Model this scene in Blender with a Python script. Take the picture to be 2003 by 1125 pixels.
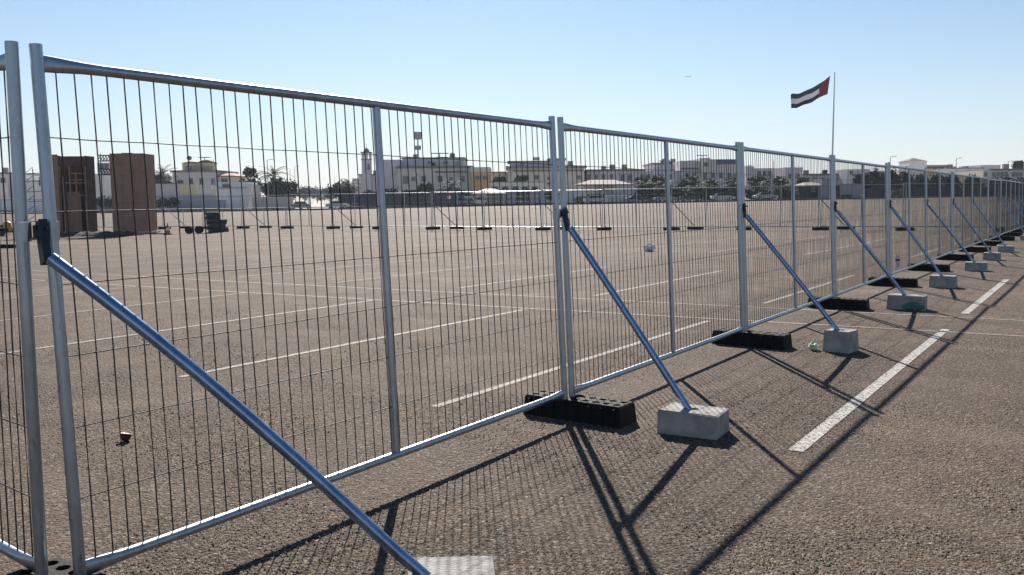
import bpy, math, random
import numpy as np
from mathutils import Vector, Matrix

for o in list(bpy.data.objects): bpy.data.objects.remove(o)
random.seed(7); RNG = np.random.default_rng(7)
scene = bpy.context.scene
C = scene.collection
R = math.radians

# ------------------------------------------------------------------ camera
IW, IH, FPX = 2003.0, 1125.0, 1796.534
PITCH, ROLL, EYE = 0.09736772, -0.00569333, 1.49075
cp, sp, cr, sr = math.cos(PITCH), math.sin(PITCH), math.cos(ROLL), math.sin(ROLL)
cF = Vector((0, cp, -sp)); cR0 = Vector((1, 0, 0)); cU0 = Vector((0, sp, cp))
cR = cr*cR0 + sr*cU0; cU = -sr*cR0 + cr*cU0
cam = bpy.data.cameras.new('camera'); camo = bpy.data.objects.new('camera', cam); C.objects.link(camo)
cam.sensor_width = 36; cam.lens = 36*FPX/IW; cam.clip_start = 0.05; cam.clip_end = 9000
M = Matrix((cR, cU, -cF)).transposed().to_4x4(); M.translation = (0, 0, EYE)
camo.matrix_world = M
scene.camera = camo

# ------------------------------------------------------------------ world, sun, exposure
SUN_AZ, SUN_EL = R(-4.5), R(33.4)
world = bpy.data.worlds.new('World'); scene.world = world; world.use_nodes = True
nt = world.node_tree; nt.nodes.clear()
sky = nt.nodes.new('ShaderNodeTexSky'); sky.sky_type = 'NISHITA'; sky.sun_disc = False
sky.sun_elevation = SUN_EL; sky.sun_rotation = SUN_AZ
sky.altitude = 0; sky.air_density = 1.0; sky.dust_density = 0.25; sky.ozone_density = 1.2
bg = nt.nodes.new('ShaderNodeBackground'); bg.inputs['Strength'].default_value = 0.052
wo = nt.nodes.new('ShaderNodeOutputWorld')
tint = nt.nodes.new('ShaderNodeMixRGB'); tint.blend_type = 'MULTIPLY'; tint.inputs[0].default_value = 1; tint.inputs[2].default_value = (.76, .97, 1.10, 1)
nt.links.new(sky.outputs[0], tint.inputs[1])
# pale dusty band that thickens towards the horizon, the same all the way round
tcw = nt.nodes.new('ShaderNodeTexCoord'); sx = nt.nodes.new('ShaderNodeSeparateXYZ'); nt.links.new(tcw.outputs['Generated'], sx.inputs[0])
m1 = nt.nodes.new('ShaderNodeMath'); m1.operation = 'ABSOLUTE'; nt.links.new(sx.outputs['Z'], m1.inputs[0])
m2 = nt.nodes.new('ShaderNodeMath'); m2.operation = 'MULTIPLY'; m2.inputs[1].default_value = -8.5; nt.links.new(m1.outputs[0], m2.inputs[0])
m3 = nt.nodes.new('ShaderNodeMath'); m3.operation = 'EXPONENT'; nt.links.new(m2.outputs[0], m3.inputs[0])
m4 = nt.nodes.new('ShaderNodeMath'); m4.operation = 'MULTIPLY'; m4.inputs[1].default_value = .78; nt.links.new(m3.outputs[0], m4.inputs[0])
hz = nt.nodes.new('ShaderNodeMixRGB'); hz.inputs[2].default_value = (9.3, 8.9, 10.2, 1)
nt.links.new(m4.outputs[0], hz.inputs[0]); nt.links.new(tint.outputs[0], hz.inputs[1]); nt.links.new(hz.outputs[0], bg.inputs[0]); nt.links.new(bg.outputs[0], wo.inputs[0])
sl = bpy.data.lights.new('sun', 'SUN'); sl.energy = 5.0; sl.angle = R(0.53); sl.color = (1.0, 0.93, 0.83)
so = bpy.data.objects.new('sun', sl); C.objects.link(so); so.location = (0, 0, 40)
sd = Vector((math.sin(SUN_AZ)*math.cos(SUN_EL), math.cos(SUN_AZ)*math.cos(SUN_EL), math.sin(SUN_EL)))
so.rotation_euler = sd.to_track_quat('Z', 'Y').to_euler()
scene.view_settings.view_transform = 'Standard'; scene.view_settings.look = 'None'
scene.view_settings.exposure = 0.80; scene.view_settings.gamma = 1; scene.view_settings.use_curve_mapping = False
scene.render.engine = 'CYCLES'

# ------------------------------------------------------------------ terrain height and survey helpers
def sstep(t):
    t = min(1, max(0, t)); return t*t*(3-2*t)
def lerp_tab(tab, x):
    if x <= tab[0][0]: return tab[0][1]
    for (a, va), (b, vb) in zip(tab, tab[1:]):
        if x <= b: return va+(vb-va)*(x-a)/(b-a)
    return tab[-1][1]
def G(x, y):
    a50 = -.15+.0105*min(16, max(-45, x))
    a125 = lerp_tab([(-60, -.3), (-42, -.18), (-25, 0.0), (0, .42), (20, .66), (43, 1.0), (60, 1.25), (80, 1.3)], x)
    if y < 20: return 0.0
    if y < 45: return a50*sstep((y-20)/25)
    return a50+(a125-a50)*min(1, (y-45)/80)
def ray(px, py):
    return cF*FPX + cR*(px-IW/2) - cU*(py-IH/2)
def at(px, py, Y):                 # world point seen at photo pixel, at distance Y
    d = ray(px, py); return Vector((0, 0, EYE)) + d*(Y/d.y)
def X(px, Y, py=385): return at(px, py, Y).x
def Z(py, Y, px=1000): return at(px, py, Y).z
def on_ground(px, py, z=0.0):
    d = ray(px, py); t = (z-EYE)/d.z; return Vector((0, 0, EYE)) + d*t
SD = Vector((.545, .8385, 0)).normalized(); ND = Vector((-SD.y, SD.x, 0))
def SN(s, n, z=0.0): p = SD*s + ND*n; return Vector((p.x, p.y, z))
FANG = math.atan2(SD.y, SD.x)

# ------------------------------------------------------------------ materials
def s2l(c): return tuple(((v/255)/12.92 if v/255 <= .04045 else ((v/255+.055)/1.055)**2.4) for v in c)
def mat(name, col, rough=.7, metal=0, noise=0.0, scale=5.0, bump=0.0, bscale=None, spec=.5, col2=None, lin=True, detail=6, **kw):
    m = bpy.data.materials.new(name); m.use_nodes = True; t = m.node_tree; b = t.nodes['Principled BSDF']
    c = tuple(col) if lin else s2l(col)
    b.inputs['Roughness'].default_value = rough; b.inputs['Metallic'].default_value = metal
    b.inputs['Specular IOR Level'].default_value = spec
    b.inputs['Base Color'].default_value = (*c, 1)
    if noise or bump or col2:
        tc = t.nodes.new('ShaderNodeTexCoord')
    if noise or col2:
        n = t.nodes.new('ShaderNodeTexNoise'); n.inputs['Scale'].default_value = scale; n.inputs['Detail'].default_value = detail
        n.inputs['Roughness'].default_value = .65
        t.links.new(tc.outputs['Object'], n.inputs['Vector'])
        r = t.nodes.new('ShaderNodeValToRGB'); r.color_ramp.elements[0].position = .3; r.color_ramp.elements[1].position = .7
        c2 = col2 if col2 else tuple(min(1, v*(1+noise)) for v in c)
        c1 = c if col2 else tuple(v*(1-noise) for v in c)
        r.color_ramp.elements[0].color = (*c1, 1); r.color_ramp.elements[1].color = (*c2, 1)
        t.links.new(n.outputs['Fac'], r.inputs[0]); t.links.new(r.outputs[0], b.inputs['Base Color'])
    if bump:
        n2 = t.nodes.new('ShaderNodeTexNoise'); n2.inputs['Scale'].default_value = bscale or scale*4; n2.inputs['Detail'].default_value = 5
        t.links.new(tc.outputs['Object'], n2.inputs['Vector'])
        bu = t.nodes.new('ShaderNodeBump'); bu.inputs['Strength'].default_value = bump; bu.inputs['Distance'].default_value = kw.get('bdist', .01)
        t.links.new(n2.outputs['Fac'], bu.inputs['Height']); t.links.new(bu.outputs[0], b.inputs['Normal'])
    return m

def galvanised(name, base=(.41, .46, .51), rough=.30):
    m = mat(name, base, rough, 0.9); t = m.node_tree; b = t.nodes['Principled BSDF']
    tc = t.nodes.new('ShaderNodeTexCoord')
    mp = t.nodes.new('ShaderNodeMapping'); mp.inputs['Scale'].default_value = (1, 1, .35)
    t.links.new(tc.outputs['Object'], mp.inputs[0])
    n = t.nodes.new('ShaderNodeTexNoise'); n.inputs['Scale'].default_value = 22; n.inputs['Detail'].default_value = 8; n.inputs['Roughness'].default_value = .7
    t.links.new(mp.outputs[0], n.inputs[0])
    r = t.nodes.new('ShaderNodeValToRGB'); e = r.color_ramp.elements
    e[0].position = .25; e[0].color = (*[v*.62 for v in base], 1); e[1].position = .62; e[1].color = (*base, 1)
    t.links.new(n.outputs['Fac'], r.inputs[0])
    # sparse dark scuffs
    n3 = t.nodes.new('ShaderNodeTexNoise'); n3.inputs['Scale'].default_value = 60; n3.inputs['Detail'].default_value = 4
    mp3 = t.nodes.new('ShaderNodeMapping'); mp3.inputs['Scale'].default_value = (1, 1, .15); t.links.new(tc.outputs['Object'], mp3.inputs[0])
    t.links.new(mp3.outputs[0], n3.inputs[0])
    r3 = t.nodes.new('ShaderNodeValToRGB'); r3.color_ramp.elements[0].position = .66; r3.color_ramp.elements[1].position = .74
    t.links.new(n3.outputs['Fac'], r3.inputs[0])
    mx = t.nodes.new('ShaderNodeMixRGB'); mx.inputs[2].default_value = (.10, .10, .09, 1)
    t.links.new(r3.outputs[0], mx.inputs[0]); t.links.new(r.outputs[0], mx.inputs[1]); t.links.new(mx.outputs[0], b.inputs['Base Color'])
    mr = t.nodes.new('ShaderNodeMapRange'); mr.inputs['To Min'].default_value = rough-.08; mr.inputs['To Max'].default_value = rough+.2
    t.links.new(n.outputs['Fac'], mr.inputs[0]); t.links.new(mr.outputs[0], b.inputs['Roughness'])
    bu = t.nodes.new('ShaderNodeBump'); bu.inputs['Strength'].default_value = .25; bu.inputs['Distance'].default_value = .002
    t.links.new(n.outputs['Fac'], bu.inputs['Height']); t.links.new(bu.outputs[0], b.inputs['Normal'])
    return m
M_galv = galvanised('galvanised_steel')
M_brace = galvanised('galvanised_brace', (.28, .39, .56), .20)  # blue sky reflection put into the brace's base colour
M_wire = mat('wire_steel', (.045, .045, .045), .5, .5)
M_dkmetal = mat('dark_bracket_metal', (.035, .04, .05), .5, .5, noise=.4, scale=30)
M_rubber = mat('black_rubber', (.009, .009, .009), .8, 0, noise=.4, scale=14, bump=.4, bscale=80, spec=.25)
M_conc = mat('cast_concrete', (.36, .34, .32), .9, 0, noise=.38, scale=7, bump=.7, bscale=70, spec=.2)
M_hole = mat('hole_dark', (.01, .01, .01), .9)

def asphalt():
    m = bpy.data.materials.new('worn_asphalt'); m.use_nodes = True; t = m.node_tree; b = t.nodes['Principled BSDF']
    L = t.links.new; N = t.nodes.new
    tc = N('ShaderNodeTexCoord')
    def noise(sc, det=4, rgh=.6):
        n = N('ShaderNodeTexNoise'); n.inputs['Scale'].default_value = sc; n.inputs['Detail'].default_value = det; n.inputs['Roughness'].default_value = rgh
        L(tc.outputs['Object'], n.inputs['Vector']); return n
    def ramp(src, p0, p1, c0, c1):
        r = N('ShaderNodeValToRGB'); r.color_ramp.elements[0].position = p0; r.color_ramp.elements[1].position = p1
        r.color_ramp.elements[0].color = (*c0, 1); r.color_ramp.elements[1].color = (*c1, 1); L(src, r.inputs[0]); return r
    def mix(fac, a, bb, mode='MIX'):
        x = N('ShaderNodeMixRGB'); x.blend_type = mode
        if isinstance(fac, float): x.inputs[0].default_value = fac
        else: L(fac, x.inputs[0])
        for i, v in ((1, a), (2, bb)):
            if isinstance(v, tuple): x.inputs[i].default_value = (*v, 1)
            else: L(v, x.inputs[i])
        return x
    big = noise(.22, 5, .6); mid = noise(2.2, 6, .7); fine = noise(40, 4, .68)
    base = ramp(big.outputs[0], .35, .68, (.094, .064, .047), (.160, .111, .082))
    warm = ramp(mid.outputs[0], .35, .7, (.60, .58, .56), (1.26, 1.23, 1.20))
    c = mix(1.0, base.outputs[0], warm.outputs[0], 'MULTIPLY')
    fr = ramp(fine.outputs[0], .36, .66, (.36, .36, .36), (1.52, 1.48, 1.42))
    c = mix(1.0, c.outputs[0], fr.outputs[0], 'MULTIPLY')
    v = N('ShaderNodeTexVoronoi'); v.inputs['Scale'].default_value = 58; L(tc.outputs['Object'], v.inputs['Vector'])
    sepc = N('ShaderNodeSeparateColor'); L(v.outputs['Color'], sepc.inputs[0])
    st = ramp(sepc.outputs[0], .90, .94, (0, 0, 0), (1, 1, 1))       # a few pale stones
    sh = ramp(v.outputs['Distance'], .30, .42, (1, 1, 1), (0, 0, 0))
    fac = mix(1.0, st.outputs[0], sh.outputs[0], 'MULTIPLY')
    c = mix(fac.outputs[0], c.outputs[0], (.40, .35, .29))
    dk = ramp(sepc.outputs[1], .80, .84, (0, 0, 0), (1, 1, 1)); fac2 = mix(1.0, dk.outputs[0], sh.outputs[0], 'MULTIPLY')
    c = mix(fac2.outputs[0], c.outputs[0], (.05, .042, .038))  # dark stones; shade beside the stones is put into this colour too
    # drifted sand, oily stains, fine cracks
    sn = noise(.55, 5, .62); sa_ = ramp(sn.outputs[0], .55, .72, (0, 0, 0), (.42, .42, .42)); c = mix(sa_.outputs[0], c.outputs[0], (.215, .165, .125))
    on_ = noise(1.15, 4, .55); oi = ramp(on_.outputs[0], .66, .74, (0, 0, 0), (.5, .5, .5)); c = mix(oi.outputs[0], c.outputs[0], (.05, .043, .038))
    wv = noise(1.7, 3, .6); wm = N('ShaderNodeVectorMath'); wm.operation = 'MULTIPLY_ADD'; wm.inputs[1].default_value = (.5, .5, .5); L(wv.outputs['Color'], wm.inputs[0]); L(tc.outputs['Object'], wm.inputs[2])
    vc = N('ShaderNodeTexVoronoi'); vc.feature = 'DISTANCE_TO_EDGE'; vc.inputs['Scale'].default_value = .38; L(wm.outputs[0], vc.inputs['Vector'])
    cr_ = ramp(vc.outputs['Distance'], .0015, .005, (1, 1, 1), (0, 0, 0)); cm = ramp(noise(.3, 3, .5).outputs[0], .50, .58, (0, 0, 0), (.8, .8, .8)); cf = mix(1.0, cr_.outputs[0], cm.outputs[0], 'MULTIPLY')
    c = mix(cf.outputs[0], c.outputs[0], (.03, .025, .022))
    L(c.outputs[0], b.inputs['Base Color'])
    b.inputs['Roughness'].default_value = .85; b.inputs['Specular IOR Level'].default_value = .25
    v2 = N('ShaderNodeTexVoronoi'); v2.inputs['Scale'].default_value = 62; L(tc.outputs['Object'], v2.inputs['Vector'])
    inv = N('ShaderNodeMath'); inv.operation = 'SUBTRACT'; inv.inputs[0].default_value = 1; L(v2.outputs['Distance'], inv.inputs[1])
    n5 = noise(24, 6, .7)
    add = N('ShaderNodeMath'); add.operation = 'MULTIPLY_ADD'; L(n5.outputs[0], add.inputs[0]); add.inputs[1].default_value = 1.6; L(inv.outputs[0], add.inputs[2])
    bu = N('ShaderNodeBump'); bu.inputs['Strength'].default_value = .95; bu.inputs['Distance'].default_value = .014
    L(add.outputs[0], bu.inputs['Height']); L(bu.outputs[0], b.inputs['Normal'])
    return m
M_asph = asphalt()
def paint_mat(name, wear0, wear1, col=(.62, .60, .56)):
    m = bpy.data.materials.new(name); m.use_nodes = True; t = m.node_tree; b = t.nodes['Principled BSDF']; L = t.links.new; N = t.nodes.new
    tc = N('ShaderNodeTexCoord'); n = N('ShaderNodeTexNoise'); n.inputs['Scale'].default_value = 30; n.inputs['Detail'].default_value = 6; n.inputs['Roughness'].default_value = .75
    L(tc.outputs['Object'], n.inputs[0])
    r = N('ShaderNodeValToRGB'); r.color_ramp.elements[0].position = wear0; r.color_ramp.elements[1].position = wear1
    r.color_ramp.elements[0].color = (.115, .09, .07, 1); r.color_ramp.elements[1].color = (*col, 1)
    L(n.outputs[0], r.inputs[0]); L(r.outputs[0], b.inputs['Base Color']); b.inputs['Roughness'].default_value = .8
    bu = N('ShaderNodeBump'); bu.inputs['Strength'].default_value = .6; bu.inputs['Distance'].default_value = .01; L(n.outputs[0], bu.inputs['Height']); L(bu.outputs[0], b.inputs['Normal'])
    return m
M_paint = paint_mat('worn_white_paint', .44, .49, (.45, .43, .39)); M_paint3 = paint_mat('part_worn_white_paint', .43, .56, (.31, .28, .25)); M_paint2 = paint_mat('faded_white_paint', .44, .62, (.30, .27, .24))

# ------------------------------------------------------------------ mesh builder
class MB:
    def __init__(s): s.v = []; s.f = []; s.mi = []; s.cur = 0; s.sm = []; s.smooth = False
    def add(s, vs, fs):
        o = len(s.v); s.v += [tuple(v) for v in vs]; s.f += [tuple(i+o for i in f) for f in fs]
        s.mi += [s.cur]*len(fs); s.sm += [s.smooth]*len(fs); return s
    def box(s, x0, x1, y0, y1, z0, z1, rot=0, piv=None):
        vs = [(x, y, z) for z in (z0, z1) for y in (y0, y1) for x in (x0, x1)]
        if rot:
            px, py = piv or ((x0+x1)/2, (y0+y1)/2); c, q = math.cos(rot), math.sin(rot)
            vs = [(px+(x-px)*c-(y-py)*q, py+(x-px)*q+(y-py)*c, z) for x, y, z in vs]
        return s.add(vs, [(0, 2, 3, 1), (4, 5, 7, 6), (0, 1, 5, 4), (1, 3, 7, 5), (3, 2, 6, 7), (2, 0, 4, 6)])
    def tube(s, pts, r, n=12, caps=True, sect=None):
        pts = [Vector(p) for p in pts]; k = len(pts); vs = []; s.smooth = True
        up = Vector((0, 0, 1))
        for i, p in enumerate(pts):
            d = (pts[min(i+1, k-1)]-pts[max(i-1, 0)]).normalized()
            a = d.cross(up); a = a.normalized() if a.length > 1e-3 else Vector((1, 0, 0)); b = a.cross(d).normalized()
            ra, rb = (r, r) if sect is None else sect[i]
            if isinstance(r, (list, tuple)): ra = rb = r[i]
            for j in range(n):
                t = 2*math.pi*j/n; vs.append(p+a*math.cos(t)*ra+b*math.sin(t)*rb)
        fs = [(i*n+j, i*n+(j+1) % n, (i+1)*n+(j+1) % n, (i+1)*n+j) for i in range(k-1) for j in range(n)]
        fs = [f[::-1] for f in fs]
        s.add(vs, fs); s.smooth = False
        if caps:
            s.add(vs[:n], [tuple(range(n))]); s.add(vs[-n:], [tuple(range(n))[::-1]])
        return s
    def lathe(s, prof, n=16, c=(0, 0, 0)):
        vs = []; s.smooth = True
        for r, z in prof:
            for j in range(n):
                t = 2*math.pi*j/n; vs.append((c[0]+r*math.cos(t), c[1]+r*math.sin(t), c[2]+z))
        k = len(prof)
        s.add(vs, [(i*n+j, i*n+(j+1) % n, (i+1)*n+(j+1) % n, (i+1)*n+j) for i in range(k-1) for j in range(n)]); s.smooth = False
        return s
    def mesh(s, name, mats):
        me = bpy.data.meshes.new(name); me.from_pydata(s.v, [], s.f)
        for m in (mats if isinstance(mats, (list, tuple)) else [mats]): me.materials.append(m)
        me.polygons.foreach_set('material_index', s.mi); me.polygons.foreach_set('use_smooth', s.sm); me.update(); return me
    def obj(s, name, mats, parent=None, loc=None):
        o = bpy.data.objects.new(name, s.mesh(name, mats)); C.objects.link(o)
        if parent: o.parent = parent
        if loc is not None: o.location = loc
        return o
def tag(o, label=None, cat=None, group=None, kind=None):
    if label: o['label'] = label
    if cat: o['category'] = cat
    if group: o['group'] = group
    if kind: o['kind'] = kind
    return o
def thing(name, label, cat, loc=(0, 0, 0), rz=0, group=None):
    o = bpy.data.objects.new(name, None); o.empty_display_size = .2; C.objects.link(o); o.location = loc; o.rotation_euler = (0, 0, rz)
    return tag(o, label, cat, group)
def part(name, mesh, parent, loc=None):
    o = bpy.data.objects.new(name, mesh); C.objects.link(o); o.parent = parent
    if loc is not None: o.location = loc
    return o
ORD = ['first', 'second', 'third', 'fourth', 'fifth', 'sixth', 'seventh', 'eighth', 'ninth', 'tenth', 'eleventh', 'twelfth', 'thirteenth', 'fourteenth', 'fifteenth',
       'sixteenth', 'seventeenth', 'eighteenth', 'nineteenth', 'twentieth', 'twenty-first', 'twenty-second', 'twenty-third']

# ------------------------------------------------------------------ ground, road, kerb
ys = [-12, -4, 0, 4, 8, 12, 16, 20, 23, 26, 29, 32, 35, 38, 41, 45, 50, 60, 70, 80, 90, 100, 110, 124.6]
xs = [-260, -160, -110, -80, -60, -50, -42, -34, -25, -18, -12, -6, 0, 5, 10, 15, 20, 25, 30, 36, 43, 52, 60, 70, 80, 110, 160, 260]
def sheet(name, xs, ys, m, dz=0.0, kind='structure'):
    b = MB(); vs = [(x, y, G(x, y)+dz) for y in ys for x in xs]; nx = len(xs); b.smooth = True
    b.add(vs, [(j*nx+i, j*nx+i+1, (j+1)*nx+i+1, (j+1)*nx+i) for j in range(len(ys)-1) for i in range(nx-1)])
    return tag(b.obj(name, m), kind=kind)
ground = sheet('parking_lot_ground', xs, ys, M_asph)
M_sand = mat('pale_sand', (.33, .28, .23), .95, noise=.15, scale=.3)
M_road = mat('far_road_asphalt', (.17, .16, .15), .8, noise=.2, scale=.4)
M_walk = mat('pale_paving', (.45, .43, .40), .85, noise=.12, scale=1.2)
M_kerb = mat('kerb_concrete', (.10, .10, .10), .9, noise=.3, scale=2)
xf = [-1500, -600]+xs+[600, 1500]
sheet('far_ground', xf, [124.9, 137, 146, 160, 200, 300, 600, 1500, 4000], M_sand, -.01)
sheet('far_pavement', xf, [125.0, 129.0], M_walk, .16)
sheet('far_road', xf, [129.3, 137.0], M_road, .03)
b = MB()
for x0, x1 in zip(xs, xs[1:]):
    for y0, y1, h in ((124.6, 125.0, .20), (129.0, 129.3, .18)):
        za, zb = G(x0, 125), G(x1, 125)
        b.add([(x0, y0, za-.1), (x1, y0, zb-.1), (x1, y1, zb-.1), (x0, y1, za-.1), (x0, y0, za+h), (x1, y0, zb+h), (x1, y1, zb+h), (x0, y1, za+h)],
              [(4, 5, 6, 7), (0, 1, 5, 4), (2, 3, 7, 6)])
tag(b.obj('kerb', M_kerb), kind='structure')
# side street running away between the gardens
b = MB(); A = [(X(598, 137), X(655, 137), 137), (X(603, 175), X(641, 175), 175), (X(612, 400), X(629, 400), 400), (X(617, 1200), X(624, 1200), 1200)]
b.add([(x, y, G(x, y)+.03) for a, c_, y in A for x in (a, c_)], [(0, 1, 3, 2), (2, 3, 5, 4), (4, 5, 7, 6)])
tag(b.obj('side_street', mat('pale_street', (.27, .25, .23), .85, noise=.1, scale=.2)), kind='structure')  # even surface colour, paler than the far road

# painted lines: bays run along the fence direction, spaced 2.5 m, in double rows
def strip(s0, n0, s1, n1, w, m, name):
    a, c_ = SN(s0, n0), SN(s1, n1); d = (c_-a); L_ = d.length; d.normalize(); q = Vector((-d.y, d.x, 0))*w/2
    k = max(1, int(L_/2.0)); b = MB(); vs = []
    for i in range(k+1):
        p = a+d*L_*i/k
        for e in (-1, 1):
            v = p+q*e*(1+random.uniform(-.06, .06)); vs.append((v.x, v.y, G(v.x, v.y)+.004+(.004 if w > .1 else 0)))
    b.add(vs, [(2*i, 2*i+2, 2*i+3, 2*i+1) for i in range(k)])
    o = b.obj(name, m, ground); return o
def s_off(n): return -.115*max(-2, min(n, 40))
rows = [(5.4, 10.75), (12.85, 18.3), (24.2, 29.6), (31.2, 36.6), (43.0, 48.5), (50.0, 55.5), (62, 67.5), (69, 74.5), (81, 86.5), (88, 93.5), (100, 105.5)]
for r_, (sa, sb) in enumerate(rows):
    for k in range(0, 34):
        n_ = 1.48+2.515*k
        if k < 0: continue
        a, c_ = SN(sa+s_off(n_)*.6, n_), SN(sb+s_off(n_)*.6, n_)
        sa, sb = rows[r_]
        if c_.y < 3 or a.y > 120 or abs(a.x) > .62*a.y+6 or abs(c_.x) > .62*c_.y+6: continue
        hi = (k == 0 and r_ < 2)
        if hi: sb, sa = ((11.15, 5.36), (18.35, 12.85))[r_]

        strip(sa+s_off(n_)*(.6 if k else 0)+random.uniform(-.1, .1), n_, sb+s_off(n_)*(.6 if k else 0), n_, (.092 if hi else .07), M_paint if k == 0 else (M_paint3 if k < 4 else M_paint2), 'parking_line')
for k in range(-12, 34):                     # bays before the first row, further left
    pass
for s0, w in ((11.35, .07), (12.75, .07), (30.3, .07), (49.2, .07)):
    strip(s0+.3, -6, s0-.115*14, 14, w, M_paint2, 'cross_line'); strip(s0-.115*14, 14, s0-.115*30, 44, w, M_paint2, 'cross_line')
for k in range(4, 14):
    n_ = 1.48+2.515*k; strip(-6.2, n_, -1.0, n_, .11, M_paint2, 'parking_line')

# coarse loose grit on the near ground
def grit(n, x0, x1, y0, y1, r0, r1, m, name):
    Y = y0*(y1/y0)**RNG.random(n); Xp = (x0+(x1-x0)*RNG.random(n))*Y
    r = r0+(r1-r0)*RNG.random(n)**3
    a = RNG.random(n)*6.283
    base = np.array([(1, 0, 0), (-.5, .866, 0), (-.5, -.866, 0), (.15, .1, 1.0)])
    P = np.zeros((n, 4, 3)); ca, sa = np.cos(a), np.sin(a)
    jit = 1+.5*(RNG.random((n, 4, 3))-.5)
    B = base[None]*jit
    P[:, :, 0] = (B[:, :, 0]*ca[:, None]-B[:, :, 1]*sa[:, None])*r[:, None]*1.2+Xp[:, None]
    P[:, :, 1] = (B[:, :, 0]*sa[:, None]+B[:, :, 1]*ca[:, None])*r[:, None]+Y[:, None]
    q = np.sin(Xp*3.1+1.7*np.sin(Y*1.3))+np.sin(Y*2.3+1.1*np.sin(Xp*2.1))+.6*np.sin(Xp*7.3+Y*5.1)      # patchy: worn and intact areas
    r = r*(.45+.55/(1+np.exp(-2*(q+.2))))
    P[:, :, 2] = B[:, :, 2]*r[:, None]*.9+.0005
    idx = np.arange(n)[:, None, None]*4; F = np.array([(0, 1, 3), (1, 2, 3), (2, 0, 3)])[None]+idx
    me = bpy.data.meshes.new(name); me.vertices.add(n*4); me.vertices.foreach_set('co', P.reshape(-1))
    F = F.reshape(-1); me.loops.add(len(F)); me.loops.foreach_set('vertex_index', F.astype(np.int32))
    nf = len(F)//3; me.polygons.add(nf); me.polygons.foreach_set('loop_start', np.arange(nf, dtype=np.int32)*3); me.polygons.foreach_set('loop_total', np.full(nf, 3, dtype=np.int32))
    me.materials.append(m); me.update(); me.validate()
    o = bpy.data.objects.new(name, me); C.objects.link(o); return o
M_grit = mat('grit_stone', (.035, .028, .022), .9, noise=0, col2=(.27, .215, .165), scale=60, detail=1)
tag(grit(260000, -.6, .6, 2.9, 13, .0018, .0105, M_grit, 'loose_grit'), 'coarse loose grit scattered over the worn asphalt', 'grit', kind='stuff')

# ------------------------------------------------------------------ mesh fence panels
ZB, ZT, RAIL = .17, 2.03, 1.967
PW = 3.5; NW = 53
def panel_meshes(n_side, wires_n=4):
    d = {}
    b = MB(); b.tube([(0, 0, .02), (0, 0, .8), (0, 0, 1.5), (0, 0, ZT)], .0215, n_side); d['post'] = b.mesh('post', M_galv)
    def rail(z):
        xs_ = [.018, .05, .10, .16, .24, .6, 1.2, 1.75, 2.3, 2.9, PW-.24, PW-.16, PW-.10, PW-.05, PW-.018]
        pts = []; sec = []
        for x in xs_:
            e = max(0, 1-min(x, PW-x)/.22); e = sstep(e)
            pts.append((x, 0, z)); sec.append((.0205*(1-.55*e), .0205*(1+.5*e)))
        return MB().tube(pts, .0205, n_side, sect=sec)
    d['top_rail'] = rail(RAIL).mesh('top_rail', M_galv); d['bottom_rail'] = rail(ZB).mesh('bottom_rail', M_galv)
    d['mid'] = MB().tube([(0, 0, ZB+.015), (0, 0, 1.1), (0, 0, RAIL-.015)], .0195, n_side).mesh('middle_post', M_galv)
    return d
PM_near = panel_meshes(20); PM_far = panel_meshes(8)
HZ = [ZB+(RAIL-ZB)*k/7 for k in range(1, 7)]
def vwire_pts(seed, n=7):
    rg = random.Random(seed); pts = []
    for i in range(n+1):
        z = ZB+.01+(RAIL-ZB-.02)*i/n; pts.append((rg.uniform(-.0012, .0012) if 0 < i < n else 0, rg.uniform(-.0012, .0012), z))
    return pts
VW = [MB().tube(vwire_pts(k), .0029, 6, caps=False).mesh('wire', M_wire) for k in range(9)]
def hwire_mb(b, z, r, n, seed, seg=18):
    rg = random.Random(seed)
    pts = [(.018+(PW-.036)*i/seg, -.004, z+rg.uniform(-.0015, .0015)) for i in range(seg+1)]
    return b.tube(pts, r, n, caps=False)
HW_ = [[hwire_mb(MB(), z, .0023, 6, k*10+i).mesh('wire', M_wire) for i, z in enumerate(HZ)] for k in range(2)]
def mesh_stuff(nv, seed, n=4, r=.0026):
    b = MB(); rg = random.Random(seed)
    for k in range(1, nv):
        x = PW*k/nv+rg.uniform(-.003, .003); b.tube([(x+a, c_, z) for a, c_, z in (vwire_pts(seed*100+k, 3))], r, n, caps=False)
    for i, z in enumerate(HZ): hwire_mb(b, z, r, n, seed+i, 6)
    return b.mesh('wire_mesh', M_wire)
WM = [mesh_stuff(NW, s_) for s_ in (1, 2)]; WM_far = mesh_stuff(NW, 5, 3, .0018)
def fence_panel(label, p0, ang, lean, kind, group, sx=1, mirror=False):
    t = thing('mesh_fence', label, 'fence', p0, 0, group); t.rotation_euler = (-lean, 0, ang); t.scale = (sx, 1, 1)
    D = PM_near if kind != 'far' else PM_far
    part('post', D['post'], t, (0, 0, 0)); part('post', D['post'], t, (PW, 0, 0)); part('middle_post', D['mid'], t, (PW/2, 0, 0))
    part('top_rail', D['top_rail'], t); part('bottom_rail', D['bottom_rail'], t)
    if kind == 'fine':
        rg = random.Random(label)
        for k in range(1, NW):
            w = part('wire', rg.choice(VW), t, (PW*k/NW+rg.uniform(-.004, .004), 0, 0)); w.rotation_euler = (rg.uniform(-.0008, .0008), rg.uniform(-.0012, .0012), 0)
        for m_ in HW_[rg.randrange(2)]: part('wire', m_, t)
    else:
        w = part('wire_mesh', WM_far if kind == 'far' else WM[len(label) % 2], t); tag(w, kind='stuff')
    return t
S0 = 1.82; STEP = 3.6; NF = 13; N0 = 3.03
def leanf(i): return .053+(.027-.053)*min(1, i/7)
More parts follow.
